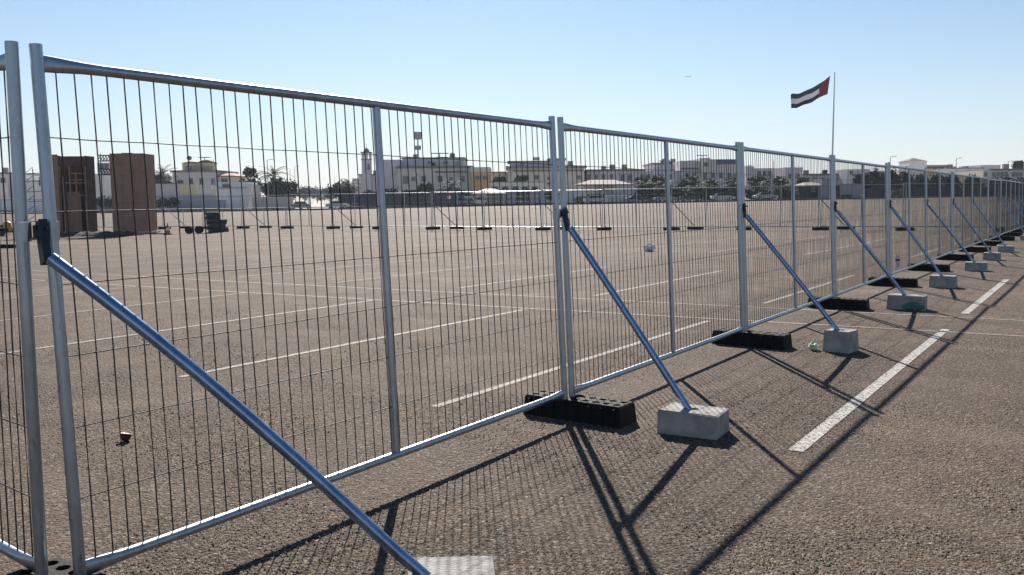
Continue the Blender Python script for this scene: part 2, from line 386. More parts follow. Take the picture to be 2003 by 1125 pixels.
plab = ['nearest full-height mesh fence panel, its wires framing the brown wooden towers',
        'mesh fence panel starting at the double posts with the large concrete block',
        'mesh fence panel ending at the cube-shaped concrete block',
        'mesh fence panel just beyond the flagpole in line with the green plastic scrap',
        'mesh fence panel whose bottom rail passes the water bottle']
for i in range(NF):
    lab = plab[i] if i < len(plab) else 'mesh fence panel of the near run, %s panel counted from the foreground corner' % ORD[i]
    fence_panel(lab, SN(S0+STEP*i, N0+(random.uniform(-.02, .02) if i > 3 else 0), G(*SN(S0+STEP*i, N0).xy)+(random.uniform(-.012, .015) if i > 1 else 0)), FANG+(random.uniform(-.005, .005) if i > 2 else 0), leanf(i)+(random.uniform(-.008, .008) if i > 2 else 0), 'fine' if i < 4 else 'mid', 'mesh fence panels of the near run')
# corner panel that turns away to the left of the first junction
p0r = Vector((-1.70, 3.195, 0)); dl = Vector((-.77, .63, 0)).normalized(); angl = math.atan2(-dl.y, -dl.x)
fence_panel('mesh fence panel cut off by the left edge, turning away from the corner', p0r+dl*PW, angl, .0, 'fine', 'mesh fence panels at the left corner')
# far fence across the lot
def farD(px): return lerp_tab([(-100, 62), (0, 60), (476, 55.5), (1000, 46.5), (1770, 39), (2200, 36)], px)
FJ = [-75, 5, 88, 168, 245, 322, 400, 476, 562, 652, 742, 847, 948, 1062, 1182, 1313, 1455, 1605, 1770, 1955, 2160]
fj = []
for px in FJ:
    D_ = farD(px); x = X(px, D_, 445); fj.append(Vector((x, D_, G(x, D_))))
for i, (a, c_) in enumerate(zip(fj, fj[1:])):
    d = c_-a; L_ = math.hypot(d.x, d.y)
    fence_panel('distant mesh fence panel across the lot, %s from the left end of that fence' % ORD[i], a, math.atan2(d.y, d.x), 0.0, 'far', 'fence panels across the parking lot', (L_-.1)/PW)

# ------------------------------------------------------------------ holed slabs: rubber feet, concrete blocks
def holed_slab(L_, W_, H_, nx, ny, holes, r, depth, ch=.012, taper=.012, jit=0.0, seed=0):
    rg = random.Random(seed); b = MB(); x0, x1, y0, y1 = -L_/2+taper, L_/2-taper, -W_/2+taper, W_/2-taper
    tx0, tx1, ty0, ty1 = x0+ch, x1-ch, y0+ch, y1-ch
    for i in range(nx):
        for j in range(ny):
            a, c_ = tx0+(tx1-tx0)*i/nx, tx0+(tx1-tx0)*(i+1)/nx; e, f = ty0+(ty1-ty0)*j/ny, ty0+(ty1-ty0)*(j+1)/ny
            if (i, j) in holes:
                mx, my = (a+c_)/2, (e+f)/2
                sq = [(c_, my), (c_, f), (mx, f), (a, f), (a, my), (a, e), (mx, e), (c_, e)]
                ci = [(mx+r*math.cos(t*math.pi/4), my+r*math.sin(t*math.pi/4)) for t in range(8)]
                b.add([(*p, H_) for p in sq]+[(*p, H_) for p in ci]+[(*p, H_-depth) for p in ci],
                      [(k, (k+1) % 8, 8+(k+1) % 8, 8+k) for k in range(8)]+[(8+k, 8+(k+1) % 8, 16+(k+1) % 8, 16+k) for k in range(8)]+[tuple(range(16, 24))])
            else: b.add([(a, e, H_), (c_, e, H_), (c_, f, H_), (a, f, H_)], [(0, 1, 2, 3)])
    def ring(xa, xb, ya, yb, z): return [(xa, ya, z), (xb, ya, z), (xb, yb, z), (xa, yb, z)]
    rings = [ring(tx0, tx1, ty0, ty1, H_), ring(x0, x1, y0, y1, H_-ch), ring(-L_/2, L_/2, -W_/2, W_/2, 0.0)]
    vs = [v for q in rings for v in q]
    if jit: vs = vs[:4]+[(x+rg.uniform(-jit, jit), y+rg.uniform(-jit, jit), z+(rg.uniform(-jit, jit)*.5 if z > 0 else 0)) for x, y, z in vs[4:]]
    b.add(vs, [(4*q+(k+1) % 4, 4*q+k, 4*(q+1)+k, 4*(q+1)+(k+1) % 4) for q in range(2) for k in range(4)]+[(11, 10, 9, 8)])
    return b
foot_holes = {(i, j) for i in range(9) for j in range(2) if i != 4} | {(4, 0), (4, 1)}
foot_mb = holed_slab(.76, .235, .135, 9, 2, foot_holes, .027, .06, .01, .012)
# ribs on the sides
for sx_ in (-1, 1):
    for k in range(8):
        x = -.33+.094*k; foot_mb.box(x-.008, x+.008, sx_*.1085, sx_*.1215, .004, .118)
foot_mesh = foot_mb.mesh('rubber_foot', M_rubber)
def rubber_foot(label, p, ang, group):
    o = bpy.data.objects.new('rubber_foot', foot_mesh); C.objects.link(o); o.location = p; o.rotation_euler = (0, 0, ang); return tag(o, label, 'fence foot', group)
NANG = FANG+math.pi/2
flab = ['black rubber fence foot under the foreground corner posts, at the bottom left edge', 'black rubber fence foot with its pierced top showing, left of the nearest large concrete block',
        'black rubber fence foot beside the cube-shaped concrete block', 'black rubber fence foot beside the block with green plastic', 'black rubber fence foot right of the water bottle']
for i in range(NF+1):
    s_ = S0+STEP*i-.05; jn = random.uniform(-.02, .02)
    p = SN(s_+(.02 if i else .03), N0-.06+jn); p.z = G(p.x, p.y)
    lab = flab[i] if i < 5 else 'black rubber fence foot of the near run, %s counted from the foreground corner' % ORD[i]
    rubber_foot(lab, p, NANG+random.uniform(-.05, .05), 'rubber feet of the near fence')

# ------------------------------------------------------------------ couplers, braces and concrete blocks of the near run
def band(x, y, z, r=.0262, h=.06): return MB().tube([(x, y, z-h/2), (x, y, z+h/2)], r, 20)
CZ = 1.385
def rayplane(q, n):
    d = ray(*q); o = Vector((0, 0, EYE)); t = (n-o.dot(ND))/d.dot(ND); return o+d*t
blocks = [dict(s=2.52, n=1.98, L=.40, W=.26, H=.145, a=-.42), dict(s=5.43, n=2.16, L=.39, W=.26, H=.15, a=.06), dict(s=9.09, n=2.12, L=.25, W=.25, H=.205, a=-.16),
          dict(s=12.93, n=2.19, L=.47, W=.25, H=.19, a=.05), dict(s=16.35, n=2.23, L=.38, W=.26, H=.19, a=.0), dict(s=20.25, n=2.18, L=.40, W=.26, H=.17, a=.06), dict(s=23.8, n=2.24, L=.36, W=.26, H=.17, a=.02)]
for k in range(7, NF+1): blocks.append(dict(s=S0+STEP*k-.05+.35, n=2.25, L=.38, W=.26, H=.16, a=random.uniform(-.1, .1)))
blab = ['pale concrete block cut off by the bottom edge, holding the longest brace', 'large concrete block in front of the pierced rubber foot, strip of light across its top',
        'cube-shaped concrete block with pale litter at its left side', 'concrete block with green plastic film on its front', 'concrete block just beyond the green plastic one',
        'concrete block standing level with the end of the second thick white line']
M_pipe_hole = M_hole
for i in range(NF+1):
    if i == 8: continue
    B_ = blocks[i]; p = SN(B_['s'], B_['n']); p.z = G(p.x, p.y)
    if i == 0: p = Vector((-.225, 3.235, 0)); B_['a'] = math.pi-NANG+.05; B_['L'] = .325; B_['W'] = .25
    lab = blab[i] if i < len(blab) else 'small grey concrete block under the %s brace from the foreground' % ORD[i]
    hs = holed_slab(B_['L'], B_['W'], B_['H'], 3, 1, {(1, 0)} if i else set(), .036, .09, .006, .005, .006, i)
    o = hs.obj('concrete_block', M_conc); o.location = p; o.rotation_euler = (0, 0, NANG+B_['a']); tag(o, lab, 'concrete block', 'concrete blocks of the fence braces')
    J = SN(S0+STEP*i-.05, N0); J.z = G(J.x, J.y); ln = leanf(i)
    def Jp(z, ds=0, dn=0): return J+SD*ds+ND*(dn+ln*z)+Vector((0, 0, z))
    blk = ['longest steel brace sweeping down to the block at the bottom edge', 'blue-toned steel brace from the double posts to the large concrete block', 'steel brace landing in the cube-shaped concrete block',
           'steel brace landing in the block with green plastic']
    bl = blk[i] if i < 4 else 'steel brace of the near run, %s counted from the foreground' % ORD[i]
    t = thing('fence_brace', bl, 'brace', J, 0, 'steel braces propping the near fence')
    top = rayplane((99, 505) if i == 0 else (1115, 446), N0-.045) if i < 2 else Jp(1.30, .0, -.05); foot = Vector((p.x, p.y, p.z+B_['H']-.05)) if i else on_ground(846, 1140, .11)
    T = lambda v: v-J
    bow = .035 if i == 0 else .006; mb = MB().tube([T(top+(foot-top)*k/8+Vector((0, 0, bow*math.sin(math.pi*min(1, k/8*1.1)**.9)))) for k in range(9)], .0225, 20); mb.obj('pipe', M_brace, t)
    # bracket: folded steel channel from the coupler down to the pipe
    d = (foot-top).normalized(); a0 = T(Jp(CZ+.035, 0, -.028)); a1 = T(top-d*.02+Vector((0, 0, -.03)))
    w = Vector((SD.x, SD.y, 0))*.0145; bb = MB(); vs = []
    up2 = Vector((-ND.x*.013, -ND.y*.013, .008))
    for q, sc in ((a0, 1.0), (a0+(a1-a0)*.45+Vector((0, 0, -.008)), 1.0), (a1, .95)):
        for sx_, uu in ((-1, -1), (1, -1), (1, 1), (-1, 1)): vs.append(q+w*sx_*sc+up2*uu)
    bb.add(vs, [(4*q+k, 4*q+(k+1) % 4, 4*q+4+(k+1) % 4, 4*q+4+k) for q in range(2) for k in range(4)]+[(3, 2, 1, 0), (8, 9, 10, 11)])
    bb.obj('bracket', M_dkmetal, t)
    for ds in (-.05, .05):
        c_ = T(Jp(CZ, ds)); q = MB().tube([c_-Vector((0, 0, .033)), c_+Vector((0, 0, .033))], .0268, 20).obj('clamp_band', M_galv, t)
    MB().box(-.022, .022, -.010, .010, -.022, .022, rot=0).obj('clamp_plate', M_dkmetal, t, T(Jp(CZ, 0, -.02))).rotation_euler = (0, 0, FANG)
    c_ = T(Jp(CZ+.01, 0, -.03)); MB().tube([c_, c_-ND*.035], .007, 8).obj('bolt', M_dkmetal, t)

# feet, braces and blocks of the far fence
for i, p in enumerate(fj):
    if FJ[i] < 230 and i not in (0, 1): continue
    d = (fj[min(i+1, len(fj)-1)]-fj[max(i-1, 0)]); a = math.atan2(d.y, d.x)
    rubber_foot('distant rubber foot under the far fence, %s junction from its left end' % ORD[i], (p.x, p.y-.02, p.z), a+1.571+random.uniform(.5, 1.0)*(-1), 'rubber feet of the far fence')
for i in (3+2, 7, 9, 11, 13, 15, 17):
    p = fj[i]; d = fj[min(i+1, len(fj)-1)]-fj[i-1]; d.z = 0; d.normalize(); q = Vector((d.y, -d.x, 0))
    t = thing('fence_brace', 'thin distant brace of the far fence at its %s junction from the left' % ORD[i], 'brace', p, 0, 'braces of the far fence')
    e = d*.95+q*-.9; MB().tube([Vector((0, 0, 1.35)), e+Vector((0, 0, .12))], .022, 8).obj('pipe', M_galv, t)
    pp = p+e; pp.z = G(pp.x, pp.y)
    rubber_foot('rubber foot weighting the far brace, %s junction from left' % ORD[i], pp, random.uniform(-.4, .3), 'rubber feet of the far braces')

# ------------------------------------------------------------------ litter near the fence
M_plastic = mat('bottle_plastic', (.85, .92, .97), .12, 0); bp = M_plastic.node_tree.nodes['Principled BSDF']; bp.inputs['Transmission Weight'].default_value = .75; bp.inputs['IOR'].default_value = 1.2
p = on_ground(1755, 529); t = thing('water_bottle', 'clear plastic water bottle with blue label standing behind the bottom rail', 'bottle', p)
MB().lathe([(.0, 0), (.034, .002), (.037, .012), (.037, .06), (.034, .075), (.037, .09), (.037, .15), (.034, .16), (.037, .175), (.036, .2), (.022, .26), (.013, .275), (.013, .29)], 18).obj('bottle_body', M_plastic, t)
MB().lathe([(.0385, .165), (.0385, .205)], 18).obj('bottle_label', mat('blue_label', (.02, .05, .28), .4), t)
MB().lathe([(.0385, .075), (.0385, .14)], 18).obj('bottle_label', mat('white_label', (.75, .77, .8), .4), t)
MB().lathe([(.016, .285), (.016, .303), (0, .304)], 14).obj('bottle_cap', mat('white_cap', (.75, .75, .75), .4), t)
t.scale = (1.15, 1.15, 1.12)
def crumple(name, label, cat, p, sx_, sy_, sz_, m, seed, n=9, k=.45):
    rg = random.Random(seed); b = MB(); vs = []; N_ = 14
    for i in range(n+1):
        th = math.pi*i/n
        for j in range(N_):
            ph = 2*math.pi*j/N_; q = 1+rg.uniform(-k, k)*.6; vs.append((sx_*math.sin(th)*math.cos(ph)*q, sy_*math.sin(th)*math.sin(ph)*q, max(.003, sz_*(1+math.cos(th)*q)*.5)))
    b.add(vs, [(i*N_+j, i*N_+(j+1) % N_, (i+1)*N_+(j+1) % N_, (i+1)*N_+j) for i in range(n) for j in range(N_)])
    o = b.obj(name, m, None, p); return tag(o, label, cat)
M_bag = mat('white_bag', (.85, .84, .82), .6); M_green = mat('green_film', (.03, .15, .125), .3); M_pale = mat('pale_green_litter', (.55, .68, .42), .6)
crumple('plastic_bag', 'crumpled white plastic bag lying alone out on the lot', 'bag', at(1270, 487, 25.5)+Vector((0, 0, -.0)), .16, .12, .2, M_bag, 3).location.z = G(3.9, 25.5)
p = SN(12.77, 2.10); crumple('plastic_film', 'green plastic film against the front of a concrete block', 'litter', (p.x+.0, p.y-.03, 0),   .13, .03, .11, M_green, 5)
p = SN(9.0, 2.36); crumple('paper_scrap', 'pale yellow-green litter left of the cube-shaped block', 'litter', (p.x, p.y, 0), .045, .06, .075, M_pale, 8)
p = on_ground(1962, 488); crumple('paper_scrap', 'pale yellow litter beside a far concrete block at the right', 'litter', (p.x, p.y, G(p.x, p.y)), .14, .08, .16, M_pale, 11)
# upturned red-brown bottle cap sized cup
p = on_ground(244, 864); b = MB().lathe([(.0, .004), (.018, .004), (.030, .026), (.037, .048), (.039, .05), (.034, .046), (.026, .022), (.0, .012)], 18)
o = b.obj('plastic_cup', mat('maroon_plastic', (.09, .022, .018), .45), None, (p.x, p.y, 0)); o.rotation_euler = (-.22, .15, 0); tag(o, 'small maroon plastic cup lying on the asphalt behind the nearest panel', 'cup')


# ------------------------------------------------------------------ background: buildings
M_glass = mat('window_glass', (.03, .05, .07), .12); M_frame = mat('window_frame', (.30, .28, .26), .7)
def wallm(name, c, n=.10): return mat(name, c, .9, noise=n, scale=.6, bump=.2, bscale=6, spec=.2)
W_cream = wallm('cream_render', (.74, .67, .55)); W_lav = wallm('grey_lilac_render', (.64, .60, .61)); W_beige = wallm('beige_render', (.70, .63, .52))
W_yellow = wallm('yellow_render', (.72, .58, .32)); W_white = wallm('white_render', (.78, .77, .75)); W_orange = wallm('orange_render', (.66, .42, .22)); W_grey = wallm('grey_blockwork', (.34, .35, .38))
W_teal = wallm('pale_teal_render', (.46, .56, .57)); W_pink = wallm('pink_render', (.58, .50, .46)); W_dark = wallm('dark_screen', (.045, .06, .075), .3)
M_tile = mat('red_roof_tiles', (.20, .075, .055), .8, noise=.35, scale=3); M_cornice = mat('cornice_plaster', (.22, .20, .19), .85, noise=.15, scale=2)
M_steel = mat('pole_steel', (.30, .31, .33), .5, .6)
M_antenna = mat('antenna_panel', (.16, .18, .24), .6)
M_roofb = mat('brown_roof_tiles', (.12, .08, .07), .85, noise=.3, scale=3)
class Bld:
    def __init__(s, name, label, cat, Y, pxc, group=None):
        s.Y = Y; s.cx = X(pxc, Y); s.z0 = G(s.cx, Y); s.t = thing(name, label, cat, (s.cx, Y, s.z0), 0, group)
    def lx(s, px, py=370): return X(px, s.Y, py)-s.cx
    def lz(s, py, px): return Z(py, s.Y, px)-s.z0
    def wall(s, x0, x1, yt, m, dep=10, yb=None, dy=0, rot=0, name='wall'):
        b = MB(); a, c_ = s.lx(x0), s.lx(x1); zt = s.lz(yt, (x0+x1)/2); zb = -1.0 if yb is None else s.lz(yb, (x0+x1)/2)
        b.box(a, c_, dy, dy+dep, zb, zt, rot); return b.obj(name, m, s.t)
    def cornice(s, x0, x1, y, m=None, dep=10, dy=0, h=.35, ov=.3, name='cornice'):
        a, c_ = s.lx(x0), s.lx(x1); z = s.lz(y, (x0+x1)/2)
        if dep > 8 and c_-a > 5:
            rg = random.Random(x0*7+x1)
            for k in range(rg.randint(1, 3)):
                x = rg.uniform(a+.8, c_-.8); hh = rg.uniform(.5, .95)
                MB().box(x-.45, x+.45, dy+1.2, dy+1.9, z+h+.003, z+h+hh).obj('air_conditioner', M_frame, s.t)
        return MB().box(a-ov, c_+ov, dy-ov, dy+dep+ov, z-.003, z+h).obj(name, m or M_cornice, s.t)
    def window(s, px, py, w, h, dy=0, arched=False, m=None):
        x, z = s.lx(px, py), s.lz(py, px); w_ = w*s.Y/FPX/2; h_ = h*s.Y/FPX/2; f = MB(); q = .14
        f.box(x-w_-q, x+w_+q, dy-.10, dy-.002, z+h_, z+h_+q).box(x-w_-q, x+w_+q, dy-.14, dy-.002, z-h_-q, z-h_)
        f.box(x-w_-q, x-w_, dy-.10, dy-.002, z-h_, z+h_).box(x+w_, x+w_+q, dy-.10, dy-.002, z-h_, z+h_).box(x-.04, x+.04, dy-.07, dy-.022, z-h_, z+h_)
        fo = f.obj('window', M_frame, s.t); g = MB()
        vs = [(x-w_, z-h_), (x+w_, z-h_)]
        if arched: vs += [(x+w_, z+h_*.5)]+[(x+w_*math.cos(a), z+h_*.5+h_*.6*math.sin(a)) for a in (.6, 1.2, 1.9, 2.5)]+[(x-w_, z+h_*.5)]
        else: vs += [(x+w_, z+h_), (x-w_, z+h_)]
        k = len(vs); g.add([(a, dy-.02, c_) for a, c_ in vs]+[(a, dy-.004, c_) for a, c_ in vs], [tuple(range(k)), tuple(range(2*k-1, k-1, -1))]+[(i, i+k, (i+1) % k+k, (i+1) % k) for i in range(k)])
        g.obj('pane', m or M_glass, fo); return fo
    def hip(s, x0, x1, yb, yt, m=None, dep=8, dy=0, ov=.5, ridge=.0, name='roof'):
        a, c_ = s.lx(x0)-ov, s.lx(x1)+ov; zb, zt = s.lz(yb, (x0+x1)/2), s.lz(yt, (x0+x1)/2); y0, y1 = dy-ov, dy+dep+ov; my = (y0+y1)/2; r0 = a+(c_-a)*(.5-ridge/2); r1 = a+(c_-a)*(.5+ridge/2)
        b = MB().add([(a, y0, zb), (c_, y0, zb), (c_, y1, zb), (a, y1, zb), (r0, my, zt), (r1, my, zt), (a, y0, zb-.15), (c_, y0, zb-.15), (c_, y1, zb-.15), (a, y1, zb-.15)],
                     [(0, 1, 5, 4), (2, 3, 4, 5), (1, 2, 5), (3, 0, 4), (6, 7, 1, 0), (7, 8, 2, 1), (8, 9, 3, 2), (9, 6, 0, 3), (9, 8, 7, 6)])
        return b.obj(name, m or M_tile, s.t)
    def antenna(s, px, py, w, roofy, dy=3, name='roof_antenna', m=None):
        x = s.lx(px); z = s.lz(py, px); zr = s.lz(roofy, px); w_ = w*s.Y/FPX/2; b = MB()
        b.tube([(x, dy, zr), (x, dy, z)], .07, 6).box(x-w_, x+w_, dy-.5, dy-.35, z, z+.12).box(x-w_, x+w_, dy+.35, dy+.5, z, z+.12)
        for k in range(9): b.box(x-w_+2*w_*k/8-.04, x-w_+2*w_*k/8+.04, dy-.35, dy+.35, z+.02, z+.10)
        return b.obj(name, m or M_steel, s.t)
    def box(s, name, x0, x1, yt, yb, m, dy=0, dep=2):
        a, c_ = s.lx(x0), s.lx(x1); return MB().box(a, c_, dy, dy+dep, s.lz(yb, (x0+x1)/2), s.lz(yt, (x0+x1)/2)).obj(name, m, s.t)

# house with the round yellow tower (left)
h = Bld('villa', 'cream villa with a yellow roof tower and red tiled eaves, left of the palms', 'house', 165, 375)
h.wall(338, 425, 337, W_lav, 12); h.cornice(338, 425, 337, dep=12)
b = MB()
for cxp, rw in ((361, 19), (389, 20)):
    x = h.lx(cxp); r = rw*165/FPX; b.lathe([(r, h.lz(337, cxp)+.3), (r, h.lz(317.5, cxp))], 14, (x, 4.5, 0))
b.obj('tower', W_yellow, h.t); b = MB()
for cxp, rw, t_ in ((361, 21, 314.5), (389, 22, 311.5)):
    x = h.lx(cxp); r = rw*165/FPX; z = h.lz(317.5, cxp); b.lathe([(r-.3, z-.1), (r, z), (r*.35, h.lz(t_, cxp)), (0, h.lz(t_, cxp)+.1)], 14, (x, 4.5+(.2 if cxp > 370 else 0), 0))
b.obj('roof', M_tile, h.t)
h.antenna(386, 306.5, 21, 312, 4.5); x = h.lx(350)
MB().lathe([(.06, -1.2), (.06, -.0), (.35, .1), (.5, .4), (.35, .75), (0, .85)], 10, (x+.5, 4.5, h.lz(311.5, 350))).obj('water_tank', M_antenna, h.t)
for px in (374, 394, 417): h.window(px, 355, 5, 10, arched=True)
h.window(353, 356, 9, 6)
h.wall(425, 452, 344, W_beige, 8, dy=1); h.hip(426, 451, 343.5, 337, dep=7, dy=1, ridge=.3); h.window(436, 353, 10, 6, dy=1); h.cornice(424, 446, 369, W_white, 3, -2, .4)
h = Bld('garden_wall', 'long beige garden wall with a yellow stretch, right of the plain brown tower', 'wall', 150, 340)
h.wall(255, 352, 360, W_pink, .5); h.wall(352.3, 385, 361, W_yellow, .5); h.wall(385.3, 422, 369, W_cream, .5); h.wall(255, 425, 383, W_grey, .4, dy=-.6, name='lower_wall'); h.cornice(255, 352, 360, dep=.5, h=.12, ov=.08, name='coping')
h = Bld('outbuilding', 'white flat-roofed outbuilding with a sunlit end wall, left of the dark trees', 'house', 147, 458)
h.wall(425, 484, 358, W_white, 6); h.cornice(425, 484, 358, W_white, 6, h=.15, ov=.1); h.wall(484.2, 491, 361, W_white, 5, dy=.6, name='side_wall'); h.window(443, 352+12, 12, 6); h.cornice(425, 484, 368, W_grey, .3, -.35, .1, .0)
h = Bld('garden_wall', 'low brown garden wall under the dark trees by the side street', 'wall', 146, 535); h.wall(492, 572, 385, W_pink, .4)
h = Bld('villa', 'grey house half hidden behind the left corner posts', 'house', 170, 25); h.wall(-60, 16, 341, W_lav, 12); h.cornice(-60, 16, 341, dep=12); h.wall(-60, 20, 365, W_yellow, 1, dy=-12, name='yard_wall'); h.window(6, 353, 8, 8)
h.wall(16.5, 92, 352, W_white, 10, dy=4); h.window(80, 362, 6, 8, dy=4)
h = Bld('villa', 'pale house seen in the gap between the two brown towers', 'house', 160, 205); h.wall(192, 216, 318, W_white, 8); h.window(204, 326, 16, 9); h.wall(150, 192, 345, W_lav, 8, dy=1); h.wall(192, 217, 341, W_lav, .6, dy=-3, name='yard_wall')
h = Bld('garden_wall', 'white yard wall left of the brown timber tower', 'wall', 150, 60); h.wall(-60, 100, 386, W_white, .5)

# mosque
h = Bld('mosque', 'pale mosque with a square minaret topped by an open lantern and small dome', 'mosque', 178, 720)
h.wall(686, 702, 348.5, W_lav, 14, dy=2); h.wall(702.2, 742, 343, W_lav, 16); h.cornice(702.2, 742, 343, dep=16, h=.25, ov=.1); h.wall(729, 745, 333, W_lav, 12, dy=1, name='hall')
x0, x1 = h.lx(709.5), h.lx(726.5); zc = h.lz(313, 718); w_ = x1-x0; b = MB().box(x0, x1, -.6, w_-.6, 0, zc); b.obj('minaret', W_lav, h.t)
h.window(722, 327, 2.2, 9, dy=-.61, arched=True)
zt = h.lz(300, 718); b = MB()
for ax in (x0, x1-.26):
    for ay in (-.6, w_-.86): b.box(ax, ax+.26, ay, ay+.26, zc, zt)
b.tube([((x0+x1)/2, w_/2-.6, zc), ((x0+x1)/2, w_/2-.6, zt)], .24, 8); tag(b.obj('lantern', W_lav, h.t), kind='stuff')
MB().box(x0-.15, x1+.15, -.75, w_-.45, zt, zt+.25).obj('cornice', M_cornice, h.t)
xm = (x0+x1)/2; zt += .25; MB().lathe([(.56, 0), (.58, .15), (.45, .5), (.2, .7), (.04, .8), (.03, 1.6), (0, 1.7)], 12, (xm, w_/2-.6, zt)).obj('dome', M_cornice, h.t)
MB().box(x0-.12, x1+.12, -.72, w_-.48, zc-.003, zc+.15).obj('balcony', M_cornice, h.t)
# big pale villa beside the middle post
h = Bld('villa', 'large cream villa with a grey set-back upper floor, right of the tall middle post', 'house', 165, 845)
h.wall(748, 782, 311.5, W_lav, 16, dy=2, name='side_wing'); h.wall(782, 905, 308.5, W_lav, 12, dy=4.5, name='upper_wall'); h.cornice(782, 905, 308.5, dep=12, dy=4.5, h=.25, ov=.2)
h.wall(779, 921, 329, W_cream, 16); h.cornice(779, 921, 329, dep=16, h=.4, ov=.35); h.cornice(852, 914, 338, M_cornice, .4, -.4, .3, 0)
for px, w, hh in ((809, 5, 5), (829, 6, 9), (861, 7, 9), (882, 4, 5), (904, 7, 9)): h.window(px, 350, w, hh)
for px in (791, 796): h.window(px, 352, 2.2, 12)
for px in (838, 868): h.window(px, 316, 7, 3, dy=4.5)
h.antenna(855, 297, 36, 308.5, 7, m=mat('rusty_mast', (.22, .08, .05), .8)); h.antenna(858, 304, 22, 308.5, 9)
x = h.lx(880); MB().lathe([(.5, 0), (.5, 1.0), (.1, 1.3)], 10, (x, 8, h.lz(308.5, 880))).obj('water_tank', M_antenna, h.t); h.box('roof_unit', 798, 806, 305.5, 308.5, W_grey, 8)
# telecom mast
h = Bld('telecom_mast', 'tall telecom mast with clustered antennas above the large cream villa', 'mast', 230, 819)
zt = h.lz(258, 817); MB().tube([(0, 0, 0), (0, 0, zt)], [.4, .14], 8).obj('mast_pole', M_steel, h.t)
for k, (zz, hh, rr) in enumerate(((zt-1.9, 1.9, .75), (zt-4.4, 1.0, .6))):
    for j in range(6):
        a = j*1.047; MB().box(rr*math.cos(a)-.14, rr*math.cos(a)+.14, rr*math.sin(a)-.1, rr*math.sin(a)+.1, zz, zz+hh).tube([(0, 0, zz+hh/2), (rr*math.cos(a), rr*math.sin(a), zz+hh/2)], .06, 5).obj('antenna', M_antenna, h.t)
# orange, teal and the wide villa B
h = Bld('villa', 'small orange-walled house between the large cream villa and the teal one', 'house', 162, 939)
h.wall(921.5, 958, 336, W_orange, 10); h.cornice(921.5, 958, 336, W_cream, 10, h=.8, ov=.1)
for px in (934, 949): h.window(px, 348, 8, 5, m=M_cornice)
h = Bld('villa', 'pale teal house behind bushes with a shallow roof', 'house', 175, 977); h.wall(958.5, 996, 336, W_teal, 10); h.hip(958.5, 985, 336, 331.5, M_cornice, 9, ridge=.5)
h = Bld('villa', 'wide grey villa with deep cornices behind the double posts', 'house', 168, 1070)
h.wall(998, 1076, 313.5, W_lav, 12, dy=3, name='upper_wall'); h.hip(998, 1076, 313.5, 309.5, M_cornice, 12, 3, ridge=.6); h.wall(1076.2, 1106, 312, W_lav, 11, dy=3.5, name='upper_wall'); h.cornice(1076, 1106, 312, dep=11, dy=3.5)
h.wall(994, 1143, 329, W_beige, 17); h.cornice(994, 1143, 329, dep=17, h=.4, ov=.4); h.cornice(1004, 1140, 335.5, M_cornice, .4, -.4, .25, 0); h.box('roof_unit', 1044, 1058, 304, 311, W_lav, 7)
for px, py, w, hh in ((1073, 349, 2, 4), (1082, 359, 6, 2), (1101, 357, 8, 3), (1099, 347, 3, 4), (1132, 347, 5, 5), (1073, 359, 3, 3), (1030, 347, 6, 7), (1050, 347, 6, 7)): h.window(px, py, w, hh)
h = Bld('garden_wall', 'beige garden wall with a row of arches, below the teal house', 'wall', 158, 1000); h.wall(958, 1062, 357, W_beige, .6); h.cornice(958, 1062, 357, dep=.6, h=.15, ov=.1, name='coping')
for px in (968, 988, 1008, 1027, 1046): h.window(px, 370, 11, 8, arched=True, m=W_dark)
h = Bld('garden_wall', 'blue-grey panelled yard wall behind the parked pickup and double posts', 'wall', 150, 1010)
h.wall(952, 1010, 375, W_grey, .4); h.wall(1010.3, 1034, 375, W_dark, .4, name='gate'); h.wall(1034.3, 1062, 373.5, W_grey, .4); h.wall(1062.3, 1100, 371, W_teal, .4); h.wall(1100.4, 1145, 372, W_lav, .4)
for k in range(12): x = h.lx(955+9*k); MB().box(x-.12, x+.12, -.08, -.003, 0, h.lz(376, 955+9*k)).obj('pier', M_cornice, h.t)
h = Bld('carport', 'white peaked fabric carport over the van and pickup', 'carport', 146, 950)
h.hip(930, 985, 377.5, 368.5, W_white, 6, 0, ridge=.25)
for px in (931, 984): x = h.lx(px); MB().tube([(x, 0, 0), (x, 0, h.lz(377.5, px))], .07, 6).tube([(x, 6, 0), (x, 6, h.lz(377.5, px))], .07, 6).obj('post', M_steel, h.t)
# villa C, pavilion
h = Bld('villa', 'lilac-grey house with arched upper windows, right of the double posts', 'house', 172, 1200)
h.wall(1148, 1330, 334.5, W_lav, 14); h.cornice(1148, 1258, 334.5, dep=14, h=.3, ov=.3); h.hip(1160, 1190, 334, 331, M_cornice, 10, 1, ridge=.5); h.wall(1190, 1245, 329, W_lav, 8, dy=5, name='upper_wall')
for px in (1218, 1232, 1256, 1268): h.window(px, 348, 6, 11, arched=True)
for px in (1151, 1166, 1180, 1196, 1290, 1310): h.window(px, 346, 4, 7)
h = Bld('pavilion', 'low pavilion with a broad pinkish hipped roof behind the parked white car', 'pavilion', 152, 1180)
h.hip(1135, 1231, 360.5, 351, mat('pink_roof_tiles', (.26, .19, .17), .85, noise=.3, scale=2), 8, ridge=.45); h.wall(1150, 1205, 362, W_lav, 6, dy=1.5)
for px in (1137, 1158, 1180, 1203, 1229): x = h.lx(px); MB().box(x-.2, x+.2, .1, .5, 0, h.lz(361.5, px)).obj('column', W_cream, h.t)
h = Bld('railing_fence', 'white picket railings in front of a dark blue gate, left of the wide tree row', 'railing', 146, 1212)
h.wall(1148, 1245, 380, W_dark, .3, dy=.5, name='screen')
